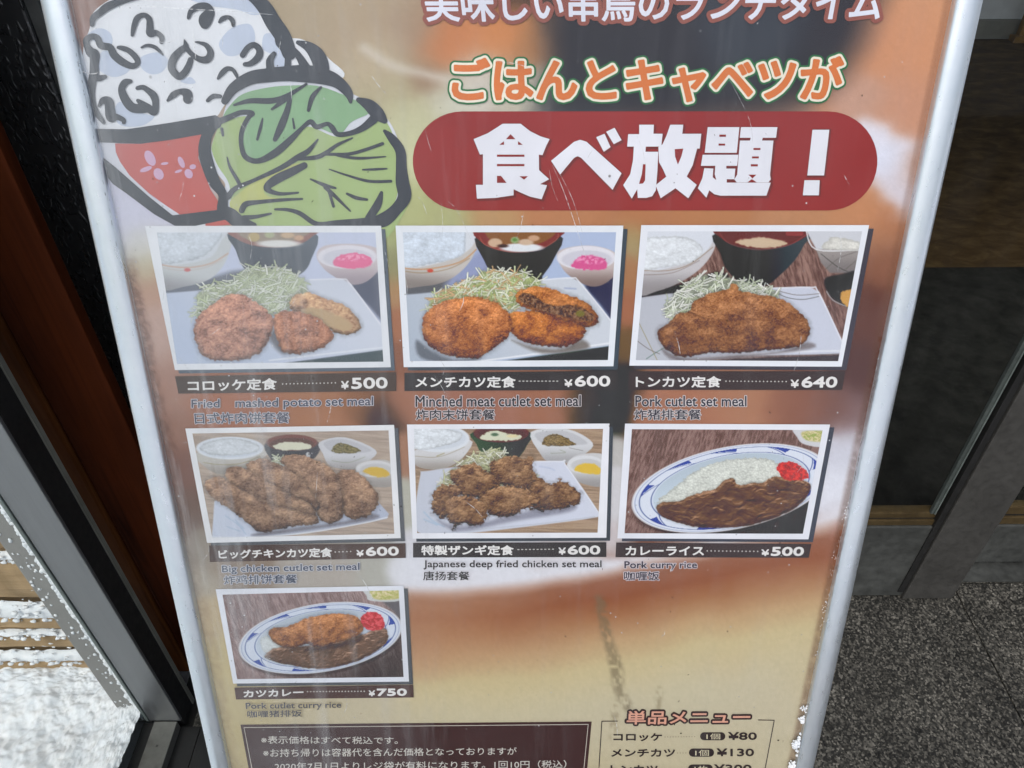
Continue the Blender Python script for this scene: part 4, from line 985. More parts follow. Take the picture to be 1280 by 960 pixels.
p.line([(822, 64), (868, 150), (1062, 152)], 3, (226, 228, 232), .9); p.line([(890, 170), (960, 225), (1010, 250)], 2, (80, 78, 76), .8); p.line([(910, 240), (970, 190), (1050, 160)], 1.5, (100, 96, 92), .8); p.line([(1000, 240), (1060, 190)], 1.5, (100, 96, 92), .8)
p.rice([(890, 140), (920, 108), (955, 94), (1060, 116), (1080, 150), (930, 152)], (226, 226, 220), 14, 7)
p.shape([(905, 285), (980, 262), (1070, 258), (1060, 440), (1000, 408), (930, 360)], (52, 52, 56), 6); p.line([(915, 340), (945, 380), (1006, 408)], 2.5, (170, 172, 176), .8)
p.shape([(980, 380), (984, 344), (1040, 336), (1040, 420), (1000, 402)], (208, 158, 86), 4, wob=5, ws=8)
p.shape([(40, 372), (200, 350), (650, 324), (840, 319), (882, 342), (985, 560), (1000, 622), (500, 632), (200, 668), (30, 668)], (202, 208, 224), 4, smooth=False, grad=((186, 190, 200), -1, .3, -500, 100))
p.line([(650, 326), (840, 322), (878, 344), (984, 566)], 3, (228, 232, 242), .9); p.line([(240, 655), (500, 628), (800, 612), (975, 608)], 4, (226, 230, 238), .9); p.line([(240, 664), (500, 640), (972, 622)], 2, (120, 120, 124), .7)
p.shape([(220, 672), (500, 644), (985, 626), (985, 680), (220, 690)], (72, 66, 70), 4, smooth=False)
for q_, cc in (([(66, 480), (105, 560), (150, 652)], (150, 140, 90)), ([(100, 645), (150, 612), (190, 590)], (70, 110, 90)), ([(55, 560), (110, 600), (160, 622)], (110, 100, 90)), ([(680, 342), (740, 368), (810, 376), (880, 362)], (80, 80, 74)), ([(690, 335), (780, 356), (880, 350)], (110, 100, 90))): p.line(q_, 1.6, cc, .8)
p.shape([(170, 600), (260, 640), (420, 632), (700, 612), (830, 570), (840, 600), (500, 640), (240, 655)], (132, 126, 130), 10)
p.shreds([(180, 445), (215, 370), (300, 292), (350, 272), (450, 272), (560, 295), (660, 330), (690, 360), (400, 420), (250, 460)], 300, 8, ((232, 238, 224), (214, 224, 200), (244, 246, 240), (190, 202, 170)), (150, 158, 140))
p.fried([(150, 520), (195, 488), (240, 440), (290, 430), (320, 380), (400, 345), (470, 330), (490, 305), (515, 318), (520, 338), (600, 352), (700, 372), (780, 420), (838, 490), (826, 560), (780, 592), (680, 602), (500, 620), (400, 616), (260, 636), (180, 592)], (160, 100, 60), 31, crumb=5.5, depth=46, wob=7, contrast=.9)
p.line([(290, 432), (330, 448), (362, 462)], 4, (70, 40, 26), .55, 5); p.line([(420, 500), (470, 470), (640, 470), (760, 510)], 3, (96, 56, 34), .4, 6); p.line([(640, 430), (720, 470), (770, 540)], 3, (96, 56, 34), .35, 6)
p.haze(.04)
picture([(801.3, 281), (1085.6, 281), (1051.4, 457.7), (786.4, 456.4)], q3, (6, 4.4), (230, 235, 244), (76, 74, 84), 'picture of a pork cutlet with cabbage', p)
# 4 big chicken cutlet
c = (225, 520, 4.362); q4 = [(241, 541.1), (485.9, 537.2), (493.2, 666.3), (265.8, 671.3)]
p = Paint(q4, c, NXP, NYP, (168, 152, 138)); p.wood((156, 140, 128), (184, 168, 152), 160, 9, 5, 4)
def bowl4(p):
    p.shape([(95, 195), (458, 182), (440, 240), (370, 290), (250, 315), (160, 290)], (188, 186, 180), 3, grad=((146, 140, 132), 0, 1, 230, 310))
    p.line([(130, 250), (220, 262), (330, 256), (440, 216)], 2, (150, 140, 100), .7)
bowl4(p)
p.ell(275, 172, 185, 62, (214, 222, 232), 3); p.ell(275, 172, 166, 50, (198, 208, 222), 4); p.rice([(110, 170), (180, 130), (300, 118), (420, 150), (420, 190), (300, 212), (170, 205)], (214, 222, 230), 10, 11, low=.86)
p.shape([(475, 140), (748, 135), (742, 220), (640, 262), (560, 262), (500, 235)], (66, 66, 72), 3)
p.ell(612, 142, 140, 44, (118, 76, 70), 3); p.ell(612, 150, 122, 34, (92, 66, 60), 4); p.shape([(510, 160), (560, 142), (640, 138), (715, 155), (700, 176), (600, 184), (530, 176)], (214, 216, 194), 4, wob=7, ws=12); p.ell(700, 210, 12, 16, (200, 204, 208), 3); p.ell(706, 204, 5, 6, (100, 100, 104), 2)
p.shape([(762, 140), (900, 113), (1068, 182), (1035, 240), (985, 278), (930, 288), (820, 270), (782, 205)], (202, 205, 212), 3, grad=((160, 158, 158), 0, 1, 200, 290)); p.shape([(785, 142), (900, 124), (1045, 182), (960, 200), (840, 198)], (184, 186, 194), 4); p.rice([(830, 190), (845, 155), (890, 146), (980, 175), (970, 195), (900, 202)], (150, 140, 96), 12, 9, low=.5)
p.line([(830, 240), (920, 250), (1010, 220)], 2, (130, 140, 110), .5)
p.shape([(960, 285), (1000, 245), (1150, 245), (1170, 370), (1060, 382), (990, 342)], (184, 182, 180), 3, grad=((150, 146, 142), 0, 1, 300, 380)); p.ell(1065, 285, 104, 45, (208, 210, 214), 3); p.ell(1070, 290, 88, 34, (190, 192, 196), 4); p.shape([(1000, 300), (1040, 276), (1110, 284), (1145, 318), (1080, 330)], (206, 172, 72), 5, wob=5, ws=10)
p.shape([(190, 462), (176, 660), (300, 662), (600, 646), (1000, 582), (1128, 556), (1140, 530), (1095, 480), (1040, 420), (300, 420)], (196, 206, 226), 4, smooth=False, grad=((176, 186, 208), 1, 0, 400, 1100)); p.line([(178, 657), (400, 656), (700, 632), (1000, 580), (1132, 548)], 3.5, (222, 228, 238), .9)
for q_ in ([(250, 540), (320, 590), (360, 640)], [(300, 560), (350, 610)], [(260, 600), (330, 625)]): p.line(q_, 3, (150, 176, 206), .6, 4)
p.shape([(400, 640), (600, 610), (900, 570), (1050, 530), (1060, 560), (700, 620), (450, 650)], (120, 120, 132), 12)
p.shreds([(500, 250), (530, 225), (580, 280), (540, 300)], 40, 9, ((226, 232, 224), (210, 218, 190)))
cc = (148, 110, 84)
for i, q_ in enumerate(([(858, 310), (950, 293), (1042, 370), (1086, 450), (1052, 522), (980, 556), (905, 546), (880, 430)], [(550, 230), (640, 205), (745, 240), (835, 290), (885, 400), (885, 550), (805, 582), (740, 520), (700, 400), (600, 300)],
    [(360, 270), (440, 228), (545, 262), (655, 332), (735, 422), (760, 510), (650, 480), (520, 400), (400, 325)], [(248, 300), (320, 273), (430, 322), (565, 402), (705, 472), (745, 545), (650, 545), (450, 472), (300, 392)],
    [(138, 370), (200, 322), (262, 352), (400, 430), (600, 500), (742, 540), (742, 582), (600, 602), (450, 632), (380, 590), (270, 500), (190, 450)])):
    p.fried(q_, cc, 40 + i, crumb=7, depth=34, wob=10, contrast=.95)
p.haze(.12, (190, 190, 192))
picture([(232.3, 534.9), (492.8, 530.3), (501.2, 671.8), (259.4, 677.7)], q4, (5.2, 4), (226, 229, 234), (92, 96, 102), 'picture of a big sliced chicken cutlet', p)
# 5 deep fried chicken
c = (505, 520, 4.363); q5 = [(517.6, 535.4), (753.7, 535.4), (746.8, 664.9), (521.5, 665.5)]
p = Paint(q5, c, NXP, NYP, (150, 130, 112)); p.wood((138, 116, 98), (176, 152, 128), 200, 8, 6, 3)
p.shape([(40, 190), (357, 125), (325, 220), (235, 278), (140, 288), (60, 262)], (208, 209, 212), 3, grad=((160, 154, 148), 0, 1, 200, 290)); p.line([(60, 215), (160, 222), (240, 205), (330, 165)], 2, (150, 140, 110), .6); p.line([(180, 215), (220, 200)], 3, (150, 140, 90), .6)
p.ell(190, 120, 168, 74, (218, 224, 232), 3); p.ell(190, 118, 150, 60, (206, 214, 224), 4); p.rice([(30, 60), (200, 60), (310, 90), (300, 130), (220, 160), (60, 178)], (224, 231, 238), 16, 10, low=.86)
p.shape([(378, 85), (684, 85), (668, 160), (640, 205), (600, 240), (500, 245), (430, 210), (396, 150)], (24, 62, 42), 3, grad=((40, 84, 60), -1, 0, -640, -400)); p.ell(531, 92, 152, 50, (104, 46, 34), 3); p.ell(531, 96, 130, 38, (92, 52, 40), 4)
p.shape([(415, 112), (450, 88), (500, 74), (560, 92), (640, 104), (630, 122), (540, 132), (440, 128)], (212, 216, 194), 4, wob=7, ws=12); p.ell(495, 98, 20, 9, (90, 116, 92), 4); p.ell(590, 106, 30, 9, (222, 212, 168), 4)
p.shape([(692, 84), (890, 68), (1028, 142), (985, 205), (892, 252), (790, 246), (745, 205)], (210, 213, 218), 3, grad=((164, 164, 166), 0, 1, 150, 255)); p.shape([(715, 92), (885, 80), (1000, 142), (930, 156), (780, 158)], (190, 192, 198), 4); p.rice([(755, 150), (775, 108), (840, 95), (935, 148), (900, 158), (800, 162)], (160, 136, 92), 17, 9, low=.5)
p.line([(800, 200), (880, 196), (850, 182)], 2, (130, 140, 110), .5); p.line([(900, 170), (975, 186)], 2, (110, 108, 100), .5)
p.shape([(888, 262), (905, 320), (980, 368), (1100, 372), (1100, 215), (950, 208)], (202, 203, 206), 3, grad=((156, 154, 154), 0, 1, 290, 370)); p.ell(990, 262, 100, 50, (216, 219, 224), 3); p.ell(995, 268, 84, 38, (196, 198, 202), 4); p.shape([(930, 290), (955, 262), (1030, 255), (1072, 290), (1060, 314), (980, 308)], (220, 186, 72), 5, wob=5, ws=10)
p.shape([(90, 320), (130, 296), (500, 250), (850, 242), (882, 262), (1058, 515), (1050, 548), (700, 596), (300, 640), (100, 640), (60, 560)], (208, 214, 230), 4, grad=((196, 202, 216), -1, .3, -600, 0))
p.line([(500, 252), (850, 245), (880, 264), (1056, 518)], 3, (226, 230, 240), .9); p.line([(200, 632), (700, 588), (1040, 545)], 3, (186, 192, 206), .7); p.line([(740, 272), (790, 280), (820, 292)], 4, (170, 184, 214), .5, 5)
for q_ in ([(110, 520), (160, 570), (220, 600)], [(150, 500), (200, 560)], [(110, 560), (180, 590)]): p.line(q_, 4, (156, 184, 212), .6, 5)
p.shape([(180, 560), (300, 600), (500, 560), (700, 510), (920, 480), (900, 520), (600, 570), (300, 625)], (150, 152, 168), 14)
p.shreds([(200, 375), (300, 262), (380, 205), (540, 180), (565, 235), (720, 320), (725, 385), (500, 390), (250, 395)], 260, 12, ((234, 236, 220), (222, 224, 190), (242, 242, 232), (200, 204, 160)), (170, 172, 140))
cc = (138, 100, 70)
for i, q_ in enumerate(([(480, 262), (590, 220), (640, 240), (690, 222), (692, 290), (702, 350), (660, 402), (560, 372), (500, 322)], [(690, 400), (712, 360), (712, 318), (790, 372), (850, 356), (935, 410), (930, 462), (850, 492), (730, 502), (700, 455)],
    [(272, 310), (370, 263), (420, 290), (502, 340), (506, 382), (420, 432), (330, 422), (290, 372)], [(428, 440), (520, 390), (640, 400), (724, 455), (712, 492), (640, 500), (600, 532), (490, 532), (450, 490)],
    [(164, 450), (180, 398), (240, 378), (292, 400), (282, 470), (220, 540), (172, 520)], [(230, 472), (330, 443), (430, 478), (437, 552), (380, 592), (320, 576), (280, 602), (255, 542)])):
    c0_ = np.mean(q_, 0); q_ = [tuple(c0_ + (np.array(a_) - c0_) * 1.13) for a_ in q_]
    p.fried(q_, cc, 60 + i, crumb=12, depth=30, wob=20, contrast=1.35)
picture([(508.9, 529.9), (761.7, 528.7), (757.8, 671.3), (516, 672.4)], q5, (4.6, 3.8), (232, 235, 243), (70, 76, 84), 'picture of deep fried chicken pieces', p)
# 6 curry rice, 7 cutlet curry
def plate(p, cx, cy, rx, ry, ang, c0, c1):
    a = math.radians(ang)
    r, u, v_ = p.ell(cx + 8, cy + 16, rx, ry, None, 3, ang); p.mix(sstep((1.06 - r), 0, .08) * .6, (44, 30, 30))
    r, u, v_ = p.ell(cx, cy, rx, ry, c0, 3, ang)
    ins = sstep(.79 - r, -.012, .012); p.mix(ins, c1); p.mix(ins * sstep(v_, .1, -.8) * .5, np.array(c1) * .86)
    for rr, wd, op in ((.975, .006, .35), (.93, .007, .75), (.81, .007, .75)): p.mix(sstep(wd - np.abs(r - rr), -.004, .004) * op, (74, 92, 150))
    p.mix(sstep(.02 - np.abs(r - 1.0), 0, .015) * .6, (236, 240, 246))
    th = np.arctan2(v_, u)
    for t0 in (-2.75, -2.1, -1.55, -.9, -.2, .5, 1.2, 1.9, 2.6):
        dth = (th - t0 + math.pi) % (2 * math.pi) - math.pi
        c_ = .93 - .12 * np.clip(dth / .34 + .5, 0, 1); p.mix(sstep(.006 - np.abs(r - c_), -.004, .004) * (np.abs(dth) < .17) * .8, (60, 80, 150))
        tri = (np.abs(dth) < .13) & (r < .935) & (r > .925 - .075 * np.clip(.5 + dth / .26, 0, 1)); p.mix(tri * .9, (40, 66, 158))
    return r
c = (765, 520, 4.339); q6 = [(789.7, 535.7), (1027.7, 536.8), (1003, 666.3), (780.4, 665.7)]
p = Paint(q6, c, NXP, NYP, (120, 90, 80)); p.wood((104, 78, 72), (152, 124, 118), 30, 6, 7, -72)
p.mul(sstep(p.X * .5 + p.Y, 620, 1150), .42)
plate(p, 640, 388, 538, 222, -11, (218, 226, 240), (196, 212, 226))
p.shape([(985, 60), (1160, 60), (1150, 160), (1040, 150), (1002, 112)], (206, 208, 214), 4); p.shape([(1030, 82), (1160, 82), (1150, 134), (1050, 128)], (196, 190, 134), 5); n = fbm(p.X / 10, p.Y / 8, 3, 9); d = p.dist([(1030, 82), (1160, 82), (1150, 134), (1050, 128)]); p.mix(sstep(d, 0, 5) * sstep(n, .54, .62) * .8, (150, 172, 92)); p.mix(sstep(d, 0, 5) * sstep(n, .44, .38) * .8, (226, 214, 178))
p.rice([(245, 465), (330, 392), (400, 330), (480, 280), (600, 240), (800, 224), (900, 258), (935, 310), (880, 352), (700, 372), (500, 440), (350, 482)], (228, 233, 226), 22, 9, wob=10, low=.76)
p.flow([(238, 500), (270, 465), (350, 460), (430, 430), (500, 405), (560, 392), (600, 350), (650, 335), (690, 372), (760, 356), (810, 362), (880, 325), (950, 335), (1040, 345), (1076, 380), (1050, 440), (980, 502), (850, 560), (700, 597), (500, 602), (380, 582), (280, 546)], (100, 72, 52), 5)
p.shape([(895, 262), (960, 244), (1010, 262), (1056, 300), (1062, 335), (1000, 347), (940, 338), (905, 310)], (200, 40, 42), 3, wob=8, ws=12); d = p.dist([(895, 262), (960, 244), (1010, 262), (1056, 300), (1062, 335), (1000, 347), (940, 338), (905, 310)]); n = fbm(p.X / 12, p.Y / 10, 3, 2); p.mix(sstep(d, 0, 6) * sstep(n, .52, .6) * .7, (238, 86, 78)); p.mix(sstep(d, 0, 6) * sstep(n, .42, .34) * .7, (140, 18, 24))
picture([(781.1, 528.8), (1037, 529.9), (1010, 673.3), (771.5, 672.1)], q6, (5.6, 3.6), (230, 234, 244), (74, 78, 90), 'picture of pork curry rice on a blue rimmed plate', p)
c = (265, 725, 4.923); q7 = [(278.6, 742.3), (498.6, 736.8), (504.7, 845.2), (296.9, 847.9)]
p = Paint(q7, c, NXP, NYP, (140, 115, 115)); p.wood((122, 98, 96), (166, 144, 142), 30, 6, 8, 70)
p.mul(sstep(p.X * .5 + p.Y, 640, 1150), .46)
p.shape([(1050, 120), (1180, 120), (1180, 260), (1120, 190)], (96, 92, 96), 12)
plate(p, 668, 352, 502, 208, -9, (212, 222, 238), (192, 206, 222))
p.shape([(935, 40), (1170, 40), (1160, 122), (980, 124), (952, 90)], (200, 204, 206), 4); p.shape([(985, 40), (1165, 40), (1155, 108), (1000, 112)], (202, 194, 128), 5); n = fbm(p.X / 10, p.Y / 8, 3, 9); d = p.dist([(985, 40), (1165, 40), (1155, 108), (1000, 112)]); p.mix(sstep(d, 0, 5) * sstep(n, .54, .62) * .8, (168, 178, 92)); p.mix(sstep(d, 0, 5) * sstep(n, .44, .38) * .8, (228, 216, 176))
p.rice([(300, 370), (330, 338), (380, 345), (500, 270), (560, 250), (700, 240), (880, 215), (930, 240), (900, 300), (420, 430), (380, 455), (322, 440)], (220, 228, 230), 25, 9, low=.84)
p.flow([(328, 458), (400, 412), (600, 400), (900, 340), (1040, 288), (1082, 320), (1072, 385), (980, 452), (850, 510), (650, 542), (450, 512), (350, 484)], (104, 78, 62), 9)
p.mix(sstep(p.dist([(420, 400), (560, 400), (700, 400), (850, 360), (920, 320), (900, 380), (700, 430), (520, 430)]), -14, 14) * .6, (56, 40, 34))
p.fried([(352, 328), (375, 290), (440, 285), (500, 268), (580, 232), (700, 206), (820, 204), (900, 230), (936, 290), (900, 335), (800, 372), (650, 408), (580, 388), (500, 412), (400, 392)], (178, 108, 58), 81, crumb=6, depth=50, wob=7, contrast=.85)
p.line([(500, 320), (560, 350), (620, 400)], 4, (96, 54, 30), .5, 6)
q_ = [(915, 240), (940, 205), (975, 190), (1040, 210), (1062, 270), (1040, 300), (960, 302)]; p.shape(q_, (204, 48, 62), 4, wob=7, ws=12); n = fbm(p.X / 12, p.Y / 10, 3, 2); p.mix(sstep(p.dist(q_), 0, 6) * sstep(n, .48, .58) * .7, (236, 104, 106)); p.mix(sstep(p.dist(q_), 0, 6) * sstep(n, .44, .34) * .6, (150, 24, 38))
p.haze(.07, (186, 190, 200))
picture([(270.1, 735.6), (504.7, 731.1), (511.4, 850.9), (292, 853.4)], q7, (5, 3.6), (226, 231, 242), (88, 92, 98), 'picture of pork cutlet curry on a blue rimmed plate', p)

# ---- captions
def cr(c, p): return [(c[0] + a / c[2], c[1] + b / c[2]) for a, b in p]
def rect(x0, y0, x1, y1, sl=0.0): return [(x0, y0), (x1, y0 + sl), (x1, y1 + sl), (x0, y1)]
def dots(c, x0, y0, x1, y1, n, r, m, dash=False):
    P = []; F_ = []
    for t in np.linspace(0, 1, n):
        (x, y), = cr(c, [(x0 + (x1 - x0) * t, y0 + (y1 - y0) * t)]); b = len(P)
        if dash: P += [(x - r * 1.35, y - r * .6), (x + r * 1.35, y - r * .6), (x + r * 1.35, y + r * .6), (x - r * 1.35, y + r * .6)]; F_.append([b, b + 1, b + 2, b + 3])
        else:
            P += [(x + r * math.cos(a), y + r * math.sin(a)) for a in np.linspace(0, 2 * math.pi, 6, endpoint=False)]; F_.append(list(range(b, b + 6)))
    tag(flat('leader_dots', P, F_, H0 * 10, m, poster), kind='stuff')
WH = (232, 232, 232)
def caption(c, bar, barc, name, nq, d, yen, yq, num, pq, eng, eq, chi, cq, tc=(70, 76, 92), oc=(206, 208, 222)):
    quad_print('caption_bar', bar, H0 * 9, ink_mat(barc), poster)
    text('dish_name', name, cr(c, nq), H0 * 10, WH, poster, bold=.42)
    dots(c, d[0], d[1], d[2], d[3], d[4], .88, ink_mat((214, 212, 208)), len(d) > 5)
    text('price', yen, cr(c, yq), H0 * 10, WH, poster, bold=.35)
    text('price', num, cr(c, pq), H0 * 10, WH, poster, bold=.62)
    text('translation', eng, cr(c, eq), H0 * 10, tc, poster, bold=.26, outlines=((.75, oc),), step=.33)
    text('translation', chi, cr(c, cq), H0 * 10, tc, poster, bold=.2, outlines=((.7, oc),), step=.33)
c = (180, 270, 3.556)
caption(c, [(219.4, 469.7), (495, 464.6), (495.5, 488), (223.6, 491.3)], (82, 70, 64), 'コロッケ定食', [(195, 727), (592, 717), (592, 770), (198, 777)], (618, 744, 852, 739, 15),
        '¥', [(877, 731), (912, 730), (912, 767), (877, 768)], '500', [(922, 716), (1083, 713), (1085, 764), (923, 767)],
        'Fried　mashed potato set meal', [(213, 813), (1020, 799), (1020, 852), (213, 862)], '日式炸肉饼套餐', [(225, 872), (648, 868), (648, 918), (230, 922)], (86, 90, 104), (204, 202, 210))
c = (485, 270, 3.6226)
caption(c, [(505.7, 465.4), (772, 462.7), (771.5, 486.7), (505.7, 488)], (66, 50, 36), 'メンチカツ定食', rect(125, 723, 578, 775), (596, 745, 766, 745, 11, 1),
        '¥', rect(798, 737, 835, 772), '600', rect(845, 720, 1006, 770), 'Minched meat cutlet set meal', rect(125, 811, 873, 862, -3), '炸肉末饼套餐', rect(127, 872, 485, 921), (58, 58, 68), (214, 208, 212))
c = (780, 270, 3.622)
caption(c, [(786, 463.3), (1056, 463.3), (1052, 486.7), (785, 486.7)], (72, 58, 44), 'トンカツ定食', rect(52, 722, 438, 774), (460, 745, 732, 747, 17),
        '¥', rect(752, 738, 790, 775), '640', [(803, 724), (966, 724), (961, 775), (800, 775)], 'Pork cutlet set meal', rect(50, 811, 553, 860), '炸猪排套餐', rect(45, 872, 348, 920), (66, 66, 76), (216, 212, 214))
c = (225, 520, 4.362)
caption(c, [(261.7, 681), (507, 678.2), (507.4, 696.5), (262.8, 701.6)], (84, 68, 60), 'ビッグチキンカツ定食', [(210, 726), (830, 713), (830, 765), (215, 775)], (848, 737, 932, 734, 5),
        '¥', rect(963, 726, 1003, 762), '600', [(1013, 709), (1193, 706), (1195, 757), (1015, 760)], 'Big chicken cutlet set meal', [(230, 811), (980, 796), (980, 847), (232, 860)], '炸鸡排饼套餐', [(240, 865), (640, 858), (640, 908), (243, 915)], (78, 86, 104), (204, 206, 216))
c = (505, 520, 4.363)
caption(c, [(516.5, 677.7), (757.8, 676.8), (757.8, 695.3), (516.5, 696)], (66, 46, 38), '特製ザンギ定食', rect(95, 700, 598, 755), (624, 724, 812, 722, 10, 1),
        '¥', rect(842, 713, 882, 752), '600', rect(892, 701, 1070, 752), 'Japanese deep fried chicken set meal', rect(107, 782, 1077, 833), '唐扬套餐', rect(105, 842, 358, 892), (44, 44, 54), (222, 222, 230))
c = (765, 520, 4.339)
caption(c, [(770, 677.2), (1013.9, 679), (1010.4, 696.3), (769.1, 695.6)], (72, 50, 42), 'カレーライス', rect(72, 702, 497, 752), (515, 727, 788, 730, 14),
        '¥', rect(808, 719, 850, 755), '500', [(864, 705), (1042, 705), (1036, 755), (858, 755)], 'Pork curry rice', rect(66, 783, 460, 834), '咖喱饭', rect(64, 839, 256, 888), (66, 62, 74), (214, 208, 216))
c = (265, 725, 4.923)
caption(c, [(293.4, 858.5), (516.5, 855), (517.3, 870.8), (295.5, 873.3)], (86, 66, 60), 'カツカレー', [(195, 674), (565, 662), (565, 707), (198, 717)], (590, 681, 938, 679, 19),
        '¥', rect(965, 673, 1005, 710), '750', [(1015, 662), (1200, 661), (1200, 707), (1015, 709)], 'Pork cutlet curry rice', [(208, 751), (797, 743), (797, 792), (212, 799)], '咖喱猪排饭', [(218, 800), (555, 793), (555, 835), (220, 842)], (92, 92, 100), (196, 184, 150))

# ---- notice panel
BR = (80, 62, 56)
quad_print('notice_panel', [(300.7, 905.5), (739.6, 901.6), (731, 992), (318, 998)], H0 * 3, ink_mat(BR), poster)
V_, F_ = frame_quad([(304.8, 908.6), (735.6, 904.6), (727.6, 988), (321, 994)], [(305.6, 909.4), (734.8, 905.4), (726.8, 987), (322, 993)])
flat('notice_border', V_, F_, H0 * 4, ink_mat((206, 200, 190)), poster)
NC = (214, 212, 206)
for s_, q_ in (('※表示価格はすべて税込です。', [(326.5, 919.3), (497.5, 920.6), (497.5, 929.6), (326.5, 929.4)]), ('※お持ち帰りは容器代を含んだ価格となっておりますが', [(329, 935.4), (646, 933.4), (646, 943.2), (329, 946)]),
               ('2020年7月1日よりレジ袋が有料になります。1回10円（税込）', [(343.5, 952.5), (708, 949.5), (708, 959.5), (343.5, 963.5)])):
    text('notice_lettering', s_, q_, H0 * 4, NC, poster, bold=.12, step=.4)
# ---- single item price list
DB = (70, 56, 46)
def bar2(a, b, wd): 
    a, b = np.array(a, float), np.array(b, float); n = np.array([-(b - a)[1], (b - a)[0]]); n = n / np.linalg.norm(n) * wd / 2
    return [tuple(a + n), tuple(b + n), tuple(b - n), tuple(a - n)]
P = []; 
for a, b in (((751.9, 901.2), (772, 901)), ((947.5, 899.6), (968, 900)), ((752.2, 901.6), (745, 1020)), ((967.6, 900.5), (945, 1020)), ((745.5, 1020), (945, 1020))):
    P += bar2(a, b, 1.1)
flat('list_border', P, [[i, i + 1, i + 2, i + 3] for i in range(0, 20, 4)], H0 * 3, ink_mat(DB), poster)
text('list_heading', '単品メニュー', [(783.5, 888), (938.5, 887), (937, 904), (782.5, 905)], H0 * 6, (222, 168, 148), poster, bold=.4, outlines=((2.3, (74, 48, 42)),))
rows = (('コロッケ', rect(766.6, 916, 827.5, 926), (831, 920, 868, 919.6, 12), (875, 915, 906.6, 925), '1個', '¥80', rect(910, 914.6, 946, 924.6)),
        ('メンチカツ', rect(764, 935.6, 843.8, 945.6), (846.5, 940, 857, 940, 4), (861, 935.3, 892.5, 945.6), '1個', '¥130', rect(895.6, 935, 942.5, 945)),
        ('トンカツ', rect(763, 956, 822, 966), (826, 961, 856, 961, 10), (860, 955.3, 891, 965.8), '1枚', '¥300', rect(892.5, 955, 939.5, 965)))
for nm, nq, dd, pl, pc, pr, pq in rows:
    text('item_name', nm, nq, H0 * 4, DB, poster, bold=.42)
    dots((0, 0, 1), dd[0], dd[1], dd[2], dd[3], dd[4], .5, ink_mat(DB))
    fill('count_badge', stadium(*[pl[i] for i in (0, 2, 1, 3)], 10), H0 * 3, ink_mat(DB), poster, smooth=False)
    text('badge_lettering', pc, rect(pl[0] + 8, pl[1] + 1.4, pl[2] - 6.5, pl[3] - 1.2), H0 * 4, (222, 214, 186), poster, bold=.0, step=.3)
    text('item_price', pr, pq, H0 * 4, DB, poster, bold=.42)

